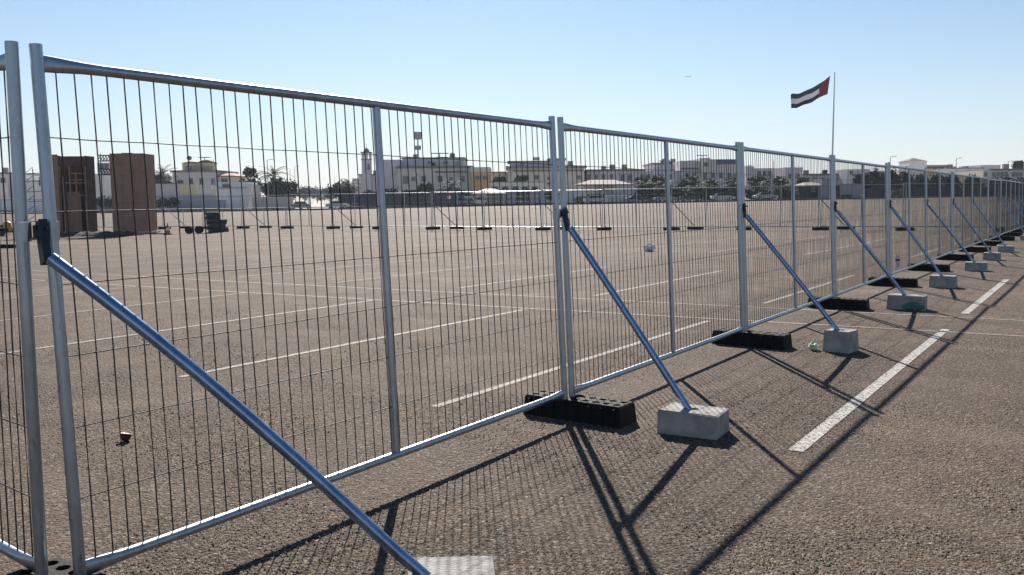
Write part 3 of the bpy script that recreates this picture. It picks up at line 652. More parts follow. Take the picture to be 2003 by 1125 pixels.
for k in range(26): x = h.lx(1184+2.3*k); MB().box(x-.045, x+.045, 0, .06, .1, h.lz(382+random.uniform(-3, 3), 1200)).obj('picket', W_white, h.t)
MB().box(h.lx(1183), h.lx(1245), .07, .12, 1.1, 1.2).obj('rail', W_white, h.t)
# villa D / E
h = Bld('villa', 'blue-grey house with rooftop shrubs, left of the second panel\'s middle post', 'house', 180, 1300)
h.wall(1277, 1331, 322, W_lav, 12); h.cornice(1277, 1331, 322, dep=12)
for px in (1288, 1302, 1318): h.window(px, 340, 5, 7)
h = Bld('villa', 'tall lilac villa with a stepped gable and roof antenna beside the second panel', 'house', 170, 1400)
h.wall(1333, 1370, 314, W_lav, 14, dy=1); h.cornice(1333, 1368, 331, M_cornice, .4, .6, .25, 0); h.wall(1370.2, 1388, 309, W_cream, 13, dy=0, name='gable_wall'); h.hip(1371, 1387, 309, 305, W_lav, 8, 0, .1); h.wall(1388.2, 1402, 312, W_lav, 12, dy=.8, name='wall')
h.wall(1402.2, 1452, 321, W_lav, 14, dy=1.5); h.cornice(1402, 1452, 321, dep=14, dy=1.5, h=.3)
h.antenna(1381, 303, 20, 306, 4)
for px, py, w, hh in ((1345, 343, 4, 7), (1360, 343, 4, 7), (1380, 322, 6, 5), (1379, 345, 5, 12), (1397, 343, 4, 7), (1414, 343, 4, 8), (1430, 343, 5, 8), (1444, 343, 4, 8)): h.window(px, py, w, hh, dy=0 if 1370 < px < 1388 else (.8 if px < 1402 and px > 1388 else (1 if px < 1370 else 1.5)))
for k in range(9):
    x = h.lx(1400+5.8*k); z = h.lz(318, 1420)
    MB().add([(x-.35, 3, z+.1), (x+.35, 3, z+.1), (x+.35, 3.9, z+.75), (x-.35, 3.9, z+.75), (x-.35, 3, z), (x+.35, 3, z), (x+.35, 3.9, z), (x-.35, 3.9, z)], [(0, 1, 2, 3), (4, 5, 1, 0), (5, 6, 2, 1), (6, 7, 3, 2), (7, 4, 0, 3)]).obj('solar_heater', M_antenna, h.t)
h = Bld('villa', 'pale stepped house between the second panel\'s end post and the next middle post', 'house', 185, 1490)
h.wall(1462, 1477, 325, W_lav, 10, dy=1); h.wall(1477.2, 1516, 329, W_white, 12); h.box('stair_house', 1472, 1480, 322, 326, W_lav, 4, 3); h.wall(1516.2, 1536, 339, W_lav, 9, dy=2)
for px in (1485, 1495, 1505): h.window(px, 340, 4, 8)
h = Bld('villa', 'plain grey block with a flat top behind the third panel', 'house', 175, 1552); h.wall(1535, 1569, 327.5, W_lav, 12); h.window(1545, 345, 4, 8); h.window(1560, 345, 4, 8)
h = Bld('villa', 'low grey terrace building left of the flagpole', 'house', 190, 1610); h.wall(1569.5, 1655, 343, W_lav, 12); h.cornice(1569, 1655, 343, dep=12)
for px in (1580, 1594, 1610, 1640): h.window(px, 352, 4, 6)
h.wall(1595, 1625, 339, W_white, 8, dy=4, name='upper_wall')
h = Bld('shed', 'dark open-sided shed with a pitched canopy left of the flagpole', 'shed', 150, 1590)
h.wall(1562, 1600, 363, W_dark, 5); h.hip(1575, 1603, 362.5, 356.5, M_cornice, 6, -1, ridge=.5); h.wall(1603, 1628, 350, W_grey, 4, dy=-1, name='side_wall'); h.window(1591, 371, 4, 6)
h = Bld('garden_wall', 'grey block wall with a dark doorway, just right of the flagpole', 'wall', 148, 1665); h.wall(1643, 1688, 361, W_grey, .6); h.wall(1637, 1642.6, 361, W_dark, .6, name='door'); h.cornice(1643, 1688, 361, dep=.6, h=.12, ov=.06, name='coping')
h = Bld('villa', 'small white house peeking over dark trees right of the flagpole', 'house', 185, 1675); h.wall(1655, 1700, 331, W_white, 10); h.window(1665, 338, 4, 5); h.wall(1700.3, 1760, 334, W_lav, 8, dy=2)
h = Bld('tower_house', 'white square tower with a dark pyramid roof above the dark trees', 'tower', 190, 1794); h.wall(1776, 1811, 315, W_white, 5); h.hip(1777, 1810, 314.8, 307.8, M_roofb, 4.4, .2, .15)
h = Bld('villa', 'long pale building with a reddish roof terrace, right of the white tower', 'house', 200, 1880)
h.wall(1812, 1861, 322, W_pink, 9, dy=2); h.box('roof_terrace', 1816, 1850, 325.5, 329.5, M_tile, 1.2, 1); h.wall(1835, 1921, 330, W_white, 12); h.wall(1921.2, 1960, 322.5, W_lav, 10, dy=1)
h.cornice(1850, 1921, 330, dep=12, h=.2, ov=.2); h.box('roof_unit', 1886, 1890, 324, 330, W_grey, 5); h.box('roof_unit', 1911, 1915, 323, 330, W_grey, 5)
h = Bld('villa', 'beige building with a row of narrow arched windows at the right edge', 'house', 165, 1965)
h.wall(1922, 2120, 333, W_beige, 12); h.cornice(1935, 2120, 333, dep=12, h=.3, ov=.25)
for px in (1928, 1943, 1952, 1960, 1968, 1982, 1989, 1997, 2012, 2022): h.window(px, 341, 3.2, 6, arched=True)
h = Bld('garden_wall', 'long dark boundary wall under the trees at the right', 'wall', 150, 1850); h.wall(1690, 2150, 366, W_dark, .5)
h = Bld('garden_wall', 'dark green screened fence wall along the road left of the middle houses', 'wall', 144, 770); h.wall(662, 912, 380, W_dark, .4)
h = Bld('garden_wall', 'grey-blue yard wall below the yellow-towered villa', 'wall', 143, 380); h.wall(100, 440, 392, W_grey, .4)

# ------------------------------------------------------------------ street lamps, flag, mast, aeroplane
for px, py, Y, side, lab in ((525, 313, 150, 1, 'thin street lamp beside the palm and dense dark trees'), (578, 326, 200, 1, 'nearest of the street lamps lining the side street'), (569, 330, 230, -1, 'second street lamp along the side street'),
                             (563, 337, 300, 1, 'third and smallest street lamp along the side street'), (420, 312, 155, 0, 'bare pole in front of the yellow-towered villa'),
                             (1739, 307, 150, 1, 'street lamp showing just above the third junction right of the flagpole'), (1868, 310, 160, 1, 'street lamp right of the white pyramid-roofed tower'), (1969, 316, 170, 1, 'street lamp near the domed tree at the right'),
                             (1512, 314, 170, 0, 'slender white pole behind the stepped pale house'), (655, 346, 260, 0, 'faint pole over the distant trees right of the side street')):
    h = Bld('street_lamp', lab, 'street lamp', Y, px); zt = h.lz(py, px)
    MB().tube([(0, 0, 0), (0, 0, zt)], [.09, .05], 6).obj('pole', M_steel, h.t)
    if side: MB().tube([(0, 0, zt), (side*.3, 0, zt+.06), (side*.6, 0, zt+.08)], .03, 5).obj('arm', M_steel, h.t); MB().box(min(side*.5, side*.95), max(side*.5, side*.95), -.1, .1, zt+.04, zt+.12).obj('lamp_head', M_antenna, h.t)
FY = 142.0
h = Bld('flagpole', 'tall slender white flagpole rising behind the fence', 'flagpole', FY, 1626); zt = Z(143, FY, 1627)-h.z0
MB().tube([(0, 0, 0), (0, 0, zt*.5), (0, 0, zt)], [.17, .13, .07], 10).obj('pole', mat('white_pole', (.62, .63, .64), .4), h.t); MB().lathe([(0, -.12), (.13, 0), (0, .13)], 8, (0, 0, zt)).obj('finial', M_steel, h.t)
MB().lathe([(.4, -.2), (.4, .25), (.2, .3)], 8).obj('pole_base', M_conc, h.t)
htop = at(1625, 148, FY); sc = FY/FPX
NU, NV = 44, 20; vs = []; b = MB()
def flagpt(u, v):
    x = -(71*u+3.5*v*(1-u)+1.0*v*u)+(-1.0)
    top = 29*u+9.5*math.sin(u*math.pi)*0.55*(1-2*abs(u-.5)) ; top = lerp_tab([(0, 0), (.14, 9), (.28, 15), (.45, 22), (.62, 27), (.74, 31.5), (.82, 32), (.93, 31), (1, 34)], u)
    bot = lerp_tab([(0, 35), (.12, 38), (.28, 43), (.45, 51), (.62, 54), (.8, 60), (.9, 60), (1, 61)], u)
    y = top+(bot-top)*v
    dep = 9*math.sin(u*9.5+v*1.2)*(.25+u*.75)
    return Vector((htop.x+x*sc, htop.y+dep*sc+u*14*sc, htop.z-y*sc))
for i in range(NU+1):
    for j in range(NV+1): vs.append(flagpt(i/NU, j/NV))
b.smooth = True
for i in range(NU):
    for j in range(NV):
        b.cur = 0 if i < NU*.25 else (1 if j < NV*.35-.5 else (2 if j < NV*.67 else 3))
        b.mi.append(b.cur); b.sm.append(True); b.f.append((i*(NV+1)+j, (i+1)*(NV+1)+j, (i+1)*(NV+1)+j+1, i*(NV+1)+j+1))
b.v = [tuple(v) for v in vs]
def cloth(name, c):
    m = mat(name, c, .85); t = m.node_tree; q = t.nodes['Principled BSDF']; tr = t.nodes.new('ShaderNodeBsdfTranslucent'); tr.inputs[0].default_value = (*c, 1); mx = t.nodes.new('ShaderNodeMixShader'); mx.inputs[0].default_value = .22
    t.links.new(q.outputs[0], mx.inputs[1]); t.links.new(tr.outputs[0], mx.inputs[2]); t.links.new(mx.outputs[0], t.nodes['Material Output'].inputs[0]); return m
fl = b.obj('flag', [cloth('flag_red', (.30, .008, .028)), cloth('flag_green', (.0, .055, .05)), cloth('flag_white', (.80, .80, .82)), cloth('flag_black', (.012, .014, .02))])
tag(fl, 'red, green, white and black flag flying from the tall pole', 'flag')
md = fl.modifiers.new('thick', 'SOLIDIFY'); md.thickness = .02
ap = at(1345, 150, 2600); t = thing('aeroplane', 'tiny distant aeroplane in the sky left of the flag', 'aeroplane', ap, R(8))
MB().tube([(-9, 0, 0), (-8, 0, 0), (7, 0, 0), (9.5, 0, .3)], [.3, 1.0, 1.0, .3], 10).obj('fuselage', W_white, t)
for sy in (-1, 1): MB().add([(-1.5, 0, -.3), (1.8, 0, -.3), (3.2, sy*8, .3), (1.8, sy*8, .3), (-1.5, 0, -.1), (1.8, 0, -.1), (3.2, sy*8, .4), (1.8, sy*8, .4)], [(0, 1, 2, 3), (7, 6, 5, 4), (0, 4, 5, 1), (2, 6, 7, 3), (1, 5, 6, 2), (3, 7, 4, 0)]).obj('wing', W_white, t)
MB().add([(7, 0, .6), (9.5, 0, .6), (10.2, 0, 3.2), (9, 0, 3.2), (7, .2, .6), (9.5, .2, .6), (10.2, .2, 3.2), (9, .2, 3.2)], [(0, 1, 2, 3), (7, 6, 5, 4), (0, 4, 5, 1), (1, 5, 6, 2), (2, 6, 7, 3), (3, 7, 4, 0)]).obj('tail_fin', W_white, t)

# ------------------------------------------------------------------ vegetation
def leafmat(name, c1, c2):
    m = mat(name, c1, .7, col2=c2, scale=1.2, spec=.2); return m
L_dark = leafmat('dark_foliage', (.014, .030, .022), (.035, .062, .036)); L_mid = leafmat('mid_foliage', (.022, .042, .026), (.055, .085, .042)); L_blue = leafmat('haze_tinted_foliage', (.04, .065, .055), (.08, .11, .085)); L_palm = leafmat('palm_green', (.020, .036, .026), (.05, .075, .045))  # L_blue: distance haze put into the leaf colour, paler and bluer
M_bark = mat('bark', (.10, .075, .055), .95, noise=.3, scale=4)
def leaf_cloud(blobs, n, size, seed, m, name='crown'):
    rg = np.random.default_rng(seed); V = []
    wts = np.array([b_[3]*b_[4]*b_[5] for b_ in blobs]); wts = wts/wts.sum(); cnt = (wts*n).astype(int)+6
    for (x, y, z, rx, ry, rz), k in zip(blobs, cnt):
        d = rg.normal(size=(k, 3)); d /= np.linalg.norm(d, axis=1)[:, None]; rr = rg.random(k)**.45
        P = np.array([x, y, z])+d*rr[:, None]*np.array([rx, ry, rz])*(1+.25*rg.normal(size=(k, 1))*(rr[:, None] > .8))
        A = rg.normal(size=(k, 3)); A /= np.linalg.norm(A, axis=1)[:, None]; Bv = np.cross(A, rg.normal(size=(k, 3))); Bv /= np.linalg.norm(Bv, axis=1)[:, None]
        s_ = size*(.6+.8*rg.random((k, 1))); V.append(np.stack([P-A*s_, P+Bv*s_*.5, P+A*s_, P-Bv*s_*.5], 1))
    V = np.concatenate(V); b = MB(); b.v = [tuple(v) for v in V.reshape(-1, 3)]; k = len(V); b.f = [(4*i, 4*i+1, 4*i+2, 4*i+3) for i in range(k)]; b.mi = [0]*k; b.sm = [False]*k
    return b
def tree(name, label, px0, px1, pyt, Y, m, seed, n=900, pyb=None, size=.32, trunk=True, group=None, cat=None):
    rg = random.Random(seed); cx = X((px0+px1)/2, Y); zg = G(cx, Y); t = thing(name, label, cat or ('bush' if 'bush' in name or 'hedge' in name else 'tree'), (cx, Y, zg), 0, group)
    w = (px1-px0)*Y/FPX/2; H_ = Z(pyt, Y, (px0+px1)/2)-zg; zb = (Z(pyb, Y, (px0+px1)/2)-zg) if pyb else H_*.28
    bl = [(0, 0, (H_+zb)/2, w*.72, w*.55, (H_-zb)*.40)]
    for k in range(9):
        a = rg.uniform(0, 6.28); r = rg.uniform(.35, .78); bl.append((w*r*math.cos(a), w*.6*r*math.sin(a), rg.uniform(zb+.15*(H_-zb), H_-.22*(H_-zb)), w*rg.uniform(.2, .38), w*rg.uniform(.2, .35), (H_-zb)*rg.uniform(.14, .24)))
    leaf_cloud(bl, int(n*2.2), size*.8, seed, m).obj('crown', m, t)
    if trunk:
        b = MB().tube([(0, 0, -.3), (.05*w, 0, zb*.6), (0, .1, zb+.25*(H_-zb))], [.16+.02*H_, .12+.015*H_, .06], 7)
        for k in range(4):
            a = k*1.6+rg.uniform(0, 1); b.tube([(0, 0, zb*.7), (w*.3*math.cos(a), w*.25*math.sin(a), zb+.3*(H_-zb)), (w*.55*math.cos(a), w*.45*math.sin(a), zb+.6*(H_-zb))], [.09, .06, .03], 5)
        b.obj('trunk', M_bark, t)
    return t
def palm(label, px, pyt, Y, seed, spread=2.6, group='date palms'):
    rg = random.Random(seed); cx = X(px, Y); zg = G(cx, Y); t = thing('palm_tree', label, 'palm', (cx, Y, zg), 0, group); H_ = Z(pyt, Y, px)-zg-spread*.45
    H_ = max(H_, 1.2)
    b = MB(); k = 8; b.tube([(rg.uniform(-.04, .04), 0, -.3+(H_+.3)*i/k) for i in range(k+1)], [.26-.008*i+(.03 if i % 2 else 0) for i in range(k+1)], 8); b.obj('trunk', M_bark, t)
    f = MB()
    for i in range(30):
        a = rg.uniform(0, 6.283); el = rg.uniform(-.45, 1.35); L_ = spread*rg.uniform(.8, 1.1); n_ = 7; pts = []
        e = el
        p = Vector((0, 0, H_))
        for j in range(n_+1):
            pts.append(p.copy()); p = p+Vector((math.cos(a)*math.cos(e), math.sin(a)*math.cos(e), math.sin(e)))*L_/n_; e -= .17+.06*rg.random()
        f.tube(pts, [.035-.004*j for j in range(n_+1)], 3, caps=False)
        side = Vector((-math.sin(a), math.cos(a), 0))
        for j in range(1, n_):
            for q in (.0, .5):
                c_ = pts[j].lerp(pts[j+1], q); d = (pts[j+1]-pts[j]).normalized(); ll = .62*math.sin(math.pi*(j+q)/(n_+.6))**.6+.1
                for sg in (-1, 1):
                    tip = c_+side*sg*ll*.8+d*ll*.55-Vector((0, 0, .25*ll)); f.add([c_, c_+d*.11, tip], [(0, 1, 2)])
    f.obj('fronds', L_palm, t); return t
T = tree
T('dense_tree', 'dark rounded tree mass between the two villas left of the side street', 455, 520, 345, 160, L_dark, 1, 2200, 398)
T('bare_tree', 'thin-leaved taller tree standing above the dark mass left of the palm', 474, 508, 324, 162, L_mid, 2, 420, 350, .25)
T('dense_tree', 'dark tree mass right of the palm at the side street corner', 515, 575, 347, 155, L_dark, 3, 2200, 400)
T('dense_tree', 'dark bushy tree directly beside the side street mouth', 552, 585, 352, 170, L_dark, 4, 900, 390)
palm('tall date palm rising above the dark trees at the side street', 536, 327, 152, 1, 3.4)
palm('date palm right of the plain brown tower', 321, 327, 156, 2, 3.0)
palm('second lower palm behind the beige garden wall', 308, 342, 158, 3, 2.6)
T('dense_tree', 'dark trees behind the beige wall right of the brown tower', 296, 338, 341, 160, L_dark, 5, 1100, 372)
T('dense_tree', 'dark tree left of the brown timber tower', 78, 102, 336, 150, L_dark, 6, 600, 372)
T('bush', 'dark bush at the yard wall between the towers', 180, 240, 384, 142, L_dark, 61, 500, 405, .3, False)
T('bush', 'dark bushes along the wall right of the plain brown tower', 300, 352, 386, 141, L_dark, 62, 600, 405, .3, False)
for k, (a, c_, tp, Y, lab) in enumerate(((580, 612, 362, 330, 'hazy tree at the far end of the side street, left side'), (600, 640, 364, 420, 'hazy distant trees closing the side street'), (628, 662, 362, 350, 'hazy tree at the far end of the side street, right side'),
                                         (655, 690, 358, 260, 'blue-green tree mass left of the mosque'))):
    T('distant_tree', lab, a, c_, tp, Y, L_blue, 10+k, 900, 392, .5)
T('dense_tree', 'dark street tree in front of the mosque', 640, 700, 357, 165, L_dark, 15, 1500, 392); palm('shaggy palm beside the mosque steps', 683, 352, 160, 4, 2.8); T('bush', 'dark bush below the minaret', 700, 748, 371, 155, L_dark, 16, 900, 396, .3)
T('hedge', 'wide low hedge in front of the large cream villa', 780, 925, 371, 152, L_dark, 17, 2200, 390, .28, False); T('dense_tree', 'green tree before the windows of the large cream villa', 815, 850, 358, 153, L_mid, 18, 800, 384); palm('palm before the right windows of the large cream villa', 884, 352, 154, 5, 2.6)
T('bush', 'dark shrub at the wall beside the middle post', 752, 780, 366, 155, L_dark, 19, 400, 392, .28)
T('dense_tree', 'green tree in front of the teal house', 962, 992, 345, 160, L_mid, 20, 700, 360, .28); T('dense_tree', 'bushy tree in front of the left end of the wide grey villa', 1006, 1032, 343, 160, L_mid, 21, 700, 360, .28)
T('bush', 'grey-green hedge top left of the double posts', 1062, 1094, 372, 149, L_mid, 22, 400, 394, .25, False)
T('hedge', 'clipped hedge at the foot of the wall right of the double posts', 1120, 1150, 384, 146, L_mid, 23, 400, 397, .22, False)
tl = [(1238, 1285, 347, 'leafy tree right of the arched windows'), (1268, 1315, 343, 'leafy tree left of the second panel\'s middle post'), (1325, 1370, 342, 'leafy tree just right of the second panel\'s middle post'), (1375, 1405, 352, 'small tree at the gable of the tall lilac villa'),
      (1418, 1455, 345, 'dark tree left of the second panel\'s end post'), (1463, 1510, 344, 'green tree right of the second panel\'s end post'), (1512, 1545, 346, 'dark tree before the plain grey block'), (1556, 1580, 345, 'dark tree right of the plain grey block')]
for k, (a, c_, tp, lab) in enumerate(tl): T('leafy_tree', lab, a, c_, tp, 156+2*(k % 3), L_mid if k % 2 else L_dark, 30+k, 1100, 378, .3)
for k, px in enumerate((1258, 1300, 1362, 1396, 1436, 1478, 1528)): palm('young palm in the roadside row, %s from the left' % ORD[k], px, 352+random.uniform(-2, 4), 150, 40+k, 2.4, 'young roadside palms')
T('bush', 'shrubs growing on the roof of the blue-grey house', 1290, 1312, 311, 182, L_dark, 50, 350, 323, .3, False); T('bush', 'small shrub on the roof between house and tall lilac villa', 1319, 1332, 320, 182, L_dark, 51, 200, 331, .3, False)
hl = [(1246, 1300, 'dark hedge stretch below the arched-window house'), (1298, 1352, 'dark hedge stretch behind the far fence near the second middle post'), (1350, 1408, 'brownish hedge stretch below the gable of the tall lilac villa'), (1405, 1460, 'dark hedge stretch at the second panel\'s end post'), (1458, 1512, 'dark hedge stretch below the stepped house'), (1508, 1566, 'dark hedge stretch left of the open shed')]
for k, (a, c_, lab) in enumerate(hl): T('hedge', lab, a, c_, 367, 147, L_dark, 60+k, 1500, 392, .28, True)
T('bush', 'bright green bush in the planting at the foot of the grey block wall', 1640, 1668, 381, 140, L_mid, 70, 400, 390, .22, False)
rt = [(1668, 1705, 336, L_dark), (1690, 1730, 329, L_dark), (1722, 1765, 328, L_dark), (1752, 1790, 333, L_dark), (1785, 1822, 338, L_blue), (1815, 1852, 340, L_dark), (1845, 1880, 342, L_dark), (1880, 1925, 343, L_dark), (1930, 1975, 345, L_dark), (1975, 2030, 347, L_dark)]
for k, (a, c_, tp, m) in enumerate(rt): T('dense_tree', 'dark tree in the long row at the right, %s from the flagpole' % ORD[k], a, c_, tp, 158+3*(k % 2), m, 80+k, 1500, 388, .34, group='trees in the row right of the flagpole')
T('round_tree', 'dense dome-shaped tree standing above the roofs at the right edge', 1976, 2003, 314, 185, L_dark, 95, 1500, 334, .3); T('bush', 'bright yellow-green bush below the trees right of the flagpole', 1742, 1766, 371, 146, mat('bright_foliage', (.10, .14, .03), .7, col2=(.2, .24, .07), scale=2), 96, 500, 382, .25, False)

# ------------------------------------------------------------------ parked cars
M_rubt = mat('tyre_rubber', (.02, .02, .02), .8); M_cglass = mat('car_glass', (.02, .03, .04), .06); M_lamp = mat('lamp_lens', (.6, .6, .6), .2); M_rim = mat('alloy_rim', (.4, .4, .42), .35, .8)
def paint(name, c): m = mat(name, c, .3, 0); m.node_tree.nodes['Principled BSDF'].inputs['Coat Weight'].default_value = .6; return m
PR = {'saloon': ([(-2.25, .35), (-2.25, .75), (-2.1, .92), (-1.35, .98), (1.0, 1.0), (2.0, .82), (2.22, .65), (2.25, .35)], [(-1.55, .97), (-.95, 1.40), (.35, 1.44), (1.15, .99)]),
      'van': ([(-2.2, .35), (-2.25, 1.0), (-2.1, 1.15), (1.2, 1.15), (2.05, 1.0), (2.25, .8), (2.25, .35)], [(-2.1, 1.14), (-1.95, 1.82), (.6, 1.85), (1.45, 1.14)]),
      'pickup': ([(-2.5, .4), (-2.5, 1.05), (1.2, 1.05), (2.3, .98), (2.45, .75), (2.45, .4)], [(-.5, 1.04), (-.35, 1.66), (.65, 1.68), (1.35, 1.04)])}
def car(kind, label, px, Y, m, ang=0.0, cat=None):
    cx = X(px, Y); t = thing('parked_'+kind, label, cat or {'saloon': 'car'}.get(kind, kind), (cx, Y, G(cx, Y)+.03), ang); t.scale = (.8, .8, .8)
    lo, hi = PR[kind]; b = MB(); n = len(lo)
    vs = [(x, y*(.86 if abs(x) < 2.15 else .72), z) for y in (-1, 1) for x, z in lo]
    b.add(vs, [tuple(range(n)), tuple(range(2*n-1, n-1, -1))]+[(i, i+n, (i+1) % n+n, (i+1) % n) for i in range(n)])
    zt = hi[1][1]; xa, xb = hi[1][0], hi[2][0]; b.box(xa, xb, -.62, .62, zt, zt+.05); b.obj('body', m, t)
    g = MB(); k = len(hi); vs = [(x, y*(.80 if i in (0, 3) else .66), z) for y in (-1, 1) for i, (x, z) in enumerate(hi)]
    g.add(vs, [tuple(range(k)), tuple(range(2*k-1, k-1, -1))]+[(i, i+k, (i+1) % k+k, (i+1) % k) for i in range(k)]); g.obj('window', M_cglass, t)
    for x in (-1.35, 1.38):
        for y in (-.80, .80):
            w = MB().tube([(x, y-.11, .33), (x, y+.11, .33)], .33, 14).obj('wheel', M_rubt, t); MB().tube([(x, y-.125, .33), (x, y+.125, .33)], .19, 10).obj('rim', M_rim, w)
    for y in (-.55, .55): MB().box(lo[-1][0]-.03, lo[-1][0]+.012, y-.17, y+.17, .62, .76).obj('headlight', M_lamp, t)
    return t
car('saloon', 'dark parked car at the left mouth of the side street', 588, 140, paint('dark_paint', (.03, .035, .05)), 1.3)
car('saloon', 'white parked saloon glinting right of the side street', 660, 140, paint('white_paint', (.6, .6, .6)), .15)
car('saloon', 'grey parked saloon close behind the white one by the side street', 688, 142.5, paint('grey_paint', (.12, .13, .14)), .1)
car('van', 'dark blue parked van under the carport', 911, 141, paint('blue_paint', (.04, .06, .12)), 1.2)
car('pickup', 'silver parked pickup seen from behind beside the blue van', 940, 141, paint('silver_paint', (.40, .42, .42)), 1.35)
car('saloon', 'silver parked saloon right of the double posts', 1164, 139, paint('pale_paint', (.48, .48, .50)), .05)
car('saloon', 'dark parked car at the right end of the white railings', 1247, 140, paint('navy_paint', (.03, .04, .07)), .1)
car('saloon', 'white parked car left of the second panel\'s end post', 1413, 139, paint('white_paint_b', (.62, .62, .62)), .0)
for px, c, lab in ((1300, (.3, .3, .32), 'grey car parked under the dark hedge at the second middle post'), (1352, (.05, .05, .06), 'black car parked under the trees right of the second middle post'), (1497, (.5, .5, .5), 'pale car parked below the stepped house')):
    car('saloon', lab, px, 139.5, paint('car_paint', c), random.choice((0, .1, 3.1)))

# ------------------------------------------------------------------ timber gate towers on the lot, left
M_ply = mat('brown_plywood', (.34, .19, .135), .8, noise=.22, scale=2.2); M_ply2 = mat('dark_plywood', (.12, .07, .055), .85, noise=.3, scale=3); M_tim = mat('raw_timber', (.34, .22, .15), .85, noise=.3, scale=6); M_truss = mat('dark_truss', (.07, .075, .09), .5, .5)
TY = 50.0
def tz(py, px): return Z(py, TY, px)
def tw(name, label, pxc): cx = X(pxc, TY, 400); return thing(name, label, 'tower', (cx, TY, G(cx, TY))), cx, G(cx, TY)
t, cx, zg = tw('plywood_tower', 'plain brown plywood-clad tower with dark panel seams, the right one of the pair', 257)
x0, x1 = X(217, TY, 370)-cx, X(286, TY, 370)-cx; zt = tz(299, 257)-zg; zb = .12; pw_ = (x1-x0)/3
for k in range(3):
    a = x0+pw_*k
    for j, (za, zc) in enumerate(((zb, zb+(zt-zb)*.36), (zb+(zt-zb)*.365, zt-(0 if k == 1 else .03)))):
        MB().box(a+.008, a+pw_-.008, random.uniform(-.012, 0), .03, za, zc).obj('panel', M_ply, t)
for k in range(2): MB().box(x1-.03, x1+.0, .04+.62*k, .04+.62*k+.6, zb, zt-.05).obj('panel', M_ply, t)
for k in range(2): MB().box(x0, x0+.03, .04+.62*k, .04+.62*k+.6, zb, zt-.05).obj('panel', M_ply2, t)
MB().box(x0, x1, 1.3, 1.33, zb, zt-.05).obj('back_panel', M_ply2, t); b = MB()
for x in (x0+.1, x1-.1):
    for y in (.1, 1.2): b.box(x-.05, x+.05, y-.05, y+.05, 0, zt-.1)
b.obj('frame', M_tim, t); MB().box(x0-.1, x1+.1, -.1, 1.5, .02, .11).obj('base', mat('pale_base_board', (.45, .43, .40), .8), t)
t, cx, zg = tw('timber_tower', 'open-fronted brown timber tower with exposed studs, the left one of the pair', 145)
x0, x1 = X(101, TY, 370)-cx, X(171, TY, 370)-cx; zt = tz(305, 145)-zg; W_ = x1-x0
MB().box(x0, x0+.42, -.04, -.01, .1, zt+.08).obj('panel', M_ply, t); MB().box(x0-.03, x0-.0, 0, 1.2, .05, zt+.06).obj('side_panel', M_ply2, t)
MB().box(x0+.44, x1-.55, .35, .38, .12, zt*.53).obj('panel', M_ply, t)
MB().box(x0+.05, x1-.05, .95, .98, .12, zt).obj('back_panel', M_ply2, t); MB().box(x1-.03, x1, .0, 1.0, .1, zt).obj('side_panel', M_ply2, t); MB().box(x0+.43, x1, .0, .03, zt-.55, zt-.02).obj('top_panel', M_ply2, t)
for fx, za, zc in ((.44, .05, zt), (.62, .1, zt*.75), (.98, zt*.5, zt*.9), (W_-.62, .1, zt*.78), (W_-.1, .05, zt)): MB().box(x0+fx-.03, x0+fx+.03, .04, .11, za, zc).obj('stud', M_tim, t)
for zz, fa, fb in ((zt*.78, .98, W_-.15), (zt*.70, .98, W_-.15), (zt*.54, .5, W_-.5), (zt*.50, W_-.6, W_-.05), (zt*.66, .5, W_-.1)): MB().box(x0+fa, x0+fb, .115, .17, zz-.035, zz+.035).obj('crossbar', M_tim, t)
cx = X(202, TY, 320); t = thing('truss_bridge', 'dark lattice truss joining the tops of the two brown towers', 'truss', (cx, TY+.5, G(cx, TY)))
zg = G(cx, TY); a, c_ = X(183, TY, 320)-cx, X(218, TY, 320)-cx
for y0, y1 in ((304, 315), (331, 342)):
    za, zc = Z(y1, TY+.5, 202)-zg, Z(y0, TY+.5, 202)-zg
    for y in (0, .3):
        for z in (za, zc): MB().tube([(a, y, z), (c_, y, z)], .028, 6).obj('chord', M_truss, t)
    n = 6
    b = MB()
    for k in range(n):
        u, v = a+(c_-a)*k/n, a+(c_-a)*(k+1)/n; b.tube([(u, 0, za), (v, 0, zc)], .018, 5).tube([(v, 0, za), (v, 0, zc)], .018, 5).tube([(u, .3, zc), (v, .3, za)], .018, 5)
    tag(b.obj('lattice', M_truss, t), kind='stuff')
for k, px in enumerate((187, 213)): x = X(px, TY, 330)-cx; MB().tube([(x, .15, 0), (x, .15, Z(300, TY, 200)-zg)], .03, 6).obj('upright', M_truss, t)
# lattice goalpost left of the towers
cx = X(57, 56, 380); zg = G(cx, 56); t = thing('scaffold', 'dark scaffold of lattice trusses left of the brown towers, between the corner posts', 'scaffold', (cx, 56, zg))
for dx in (-.7, -.25, .3, .9):
    zt = Z(322 if dx < 0 else 330, 56, 57)-zg; MB().tube([(dx, 0, 0), (dx, 0, zt)], .03, 6).obj('upright', M_truss, t)
for z in (.6, 1.2, 1.8, 2.4, 3.0, 3.5): MB().tube([(-.75, 0, z), (.95, 0, z+.05)], .02, 5).tube([(-.7, .02, z), (-.25, .02, z+.5)], .018, 5).tube([(.3, .02, z+.4), (-.25, .02, z)], .018, 5).obj('brace_bar', M_truss, t)
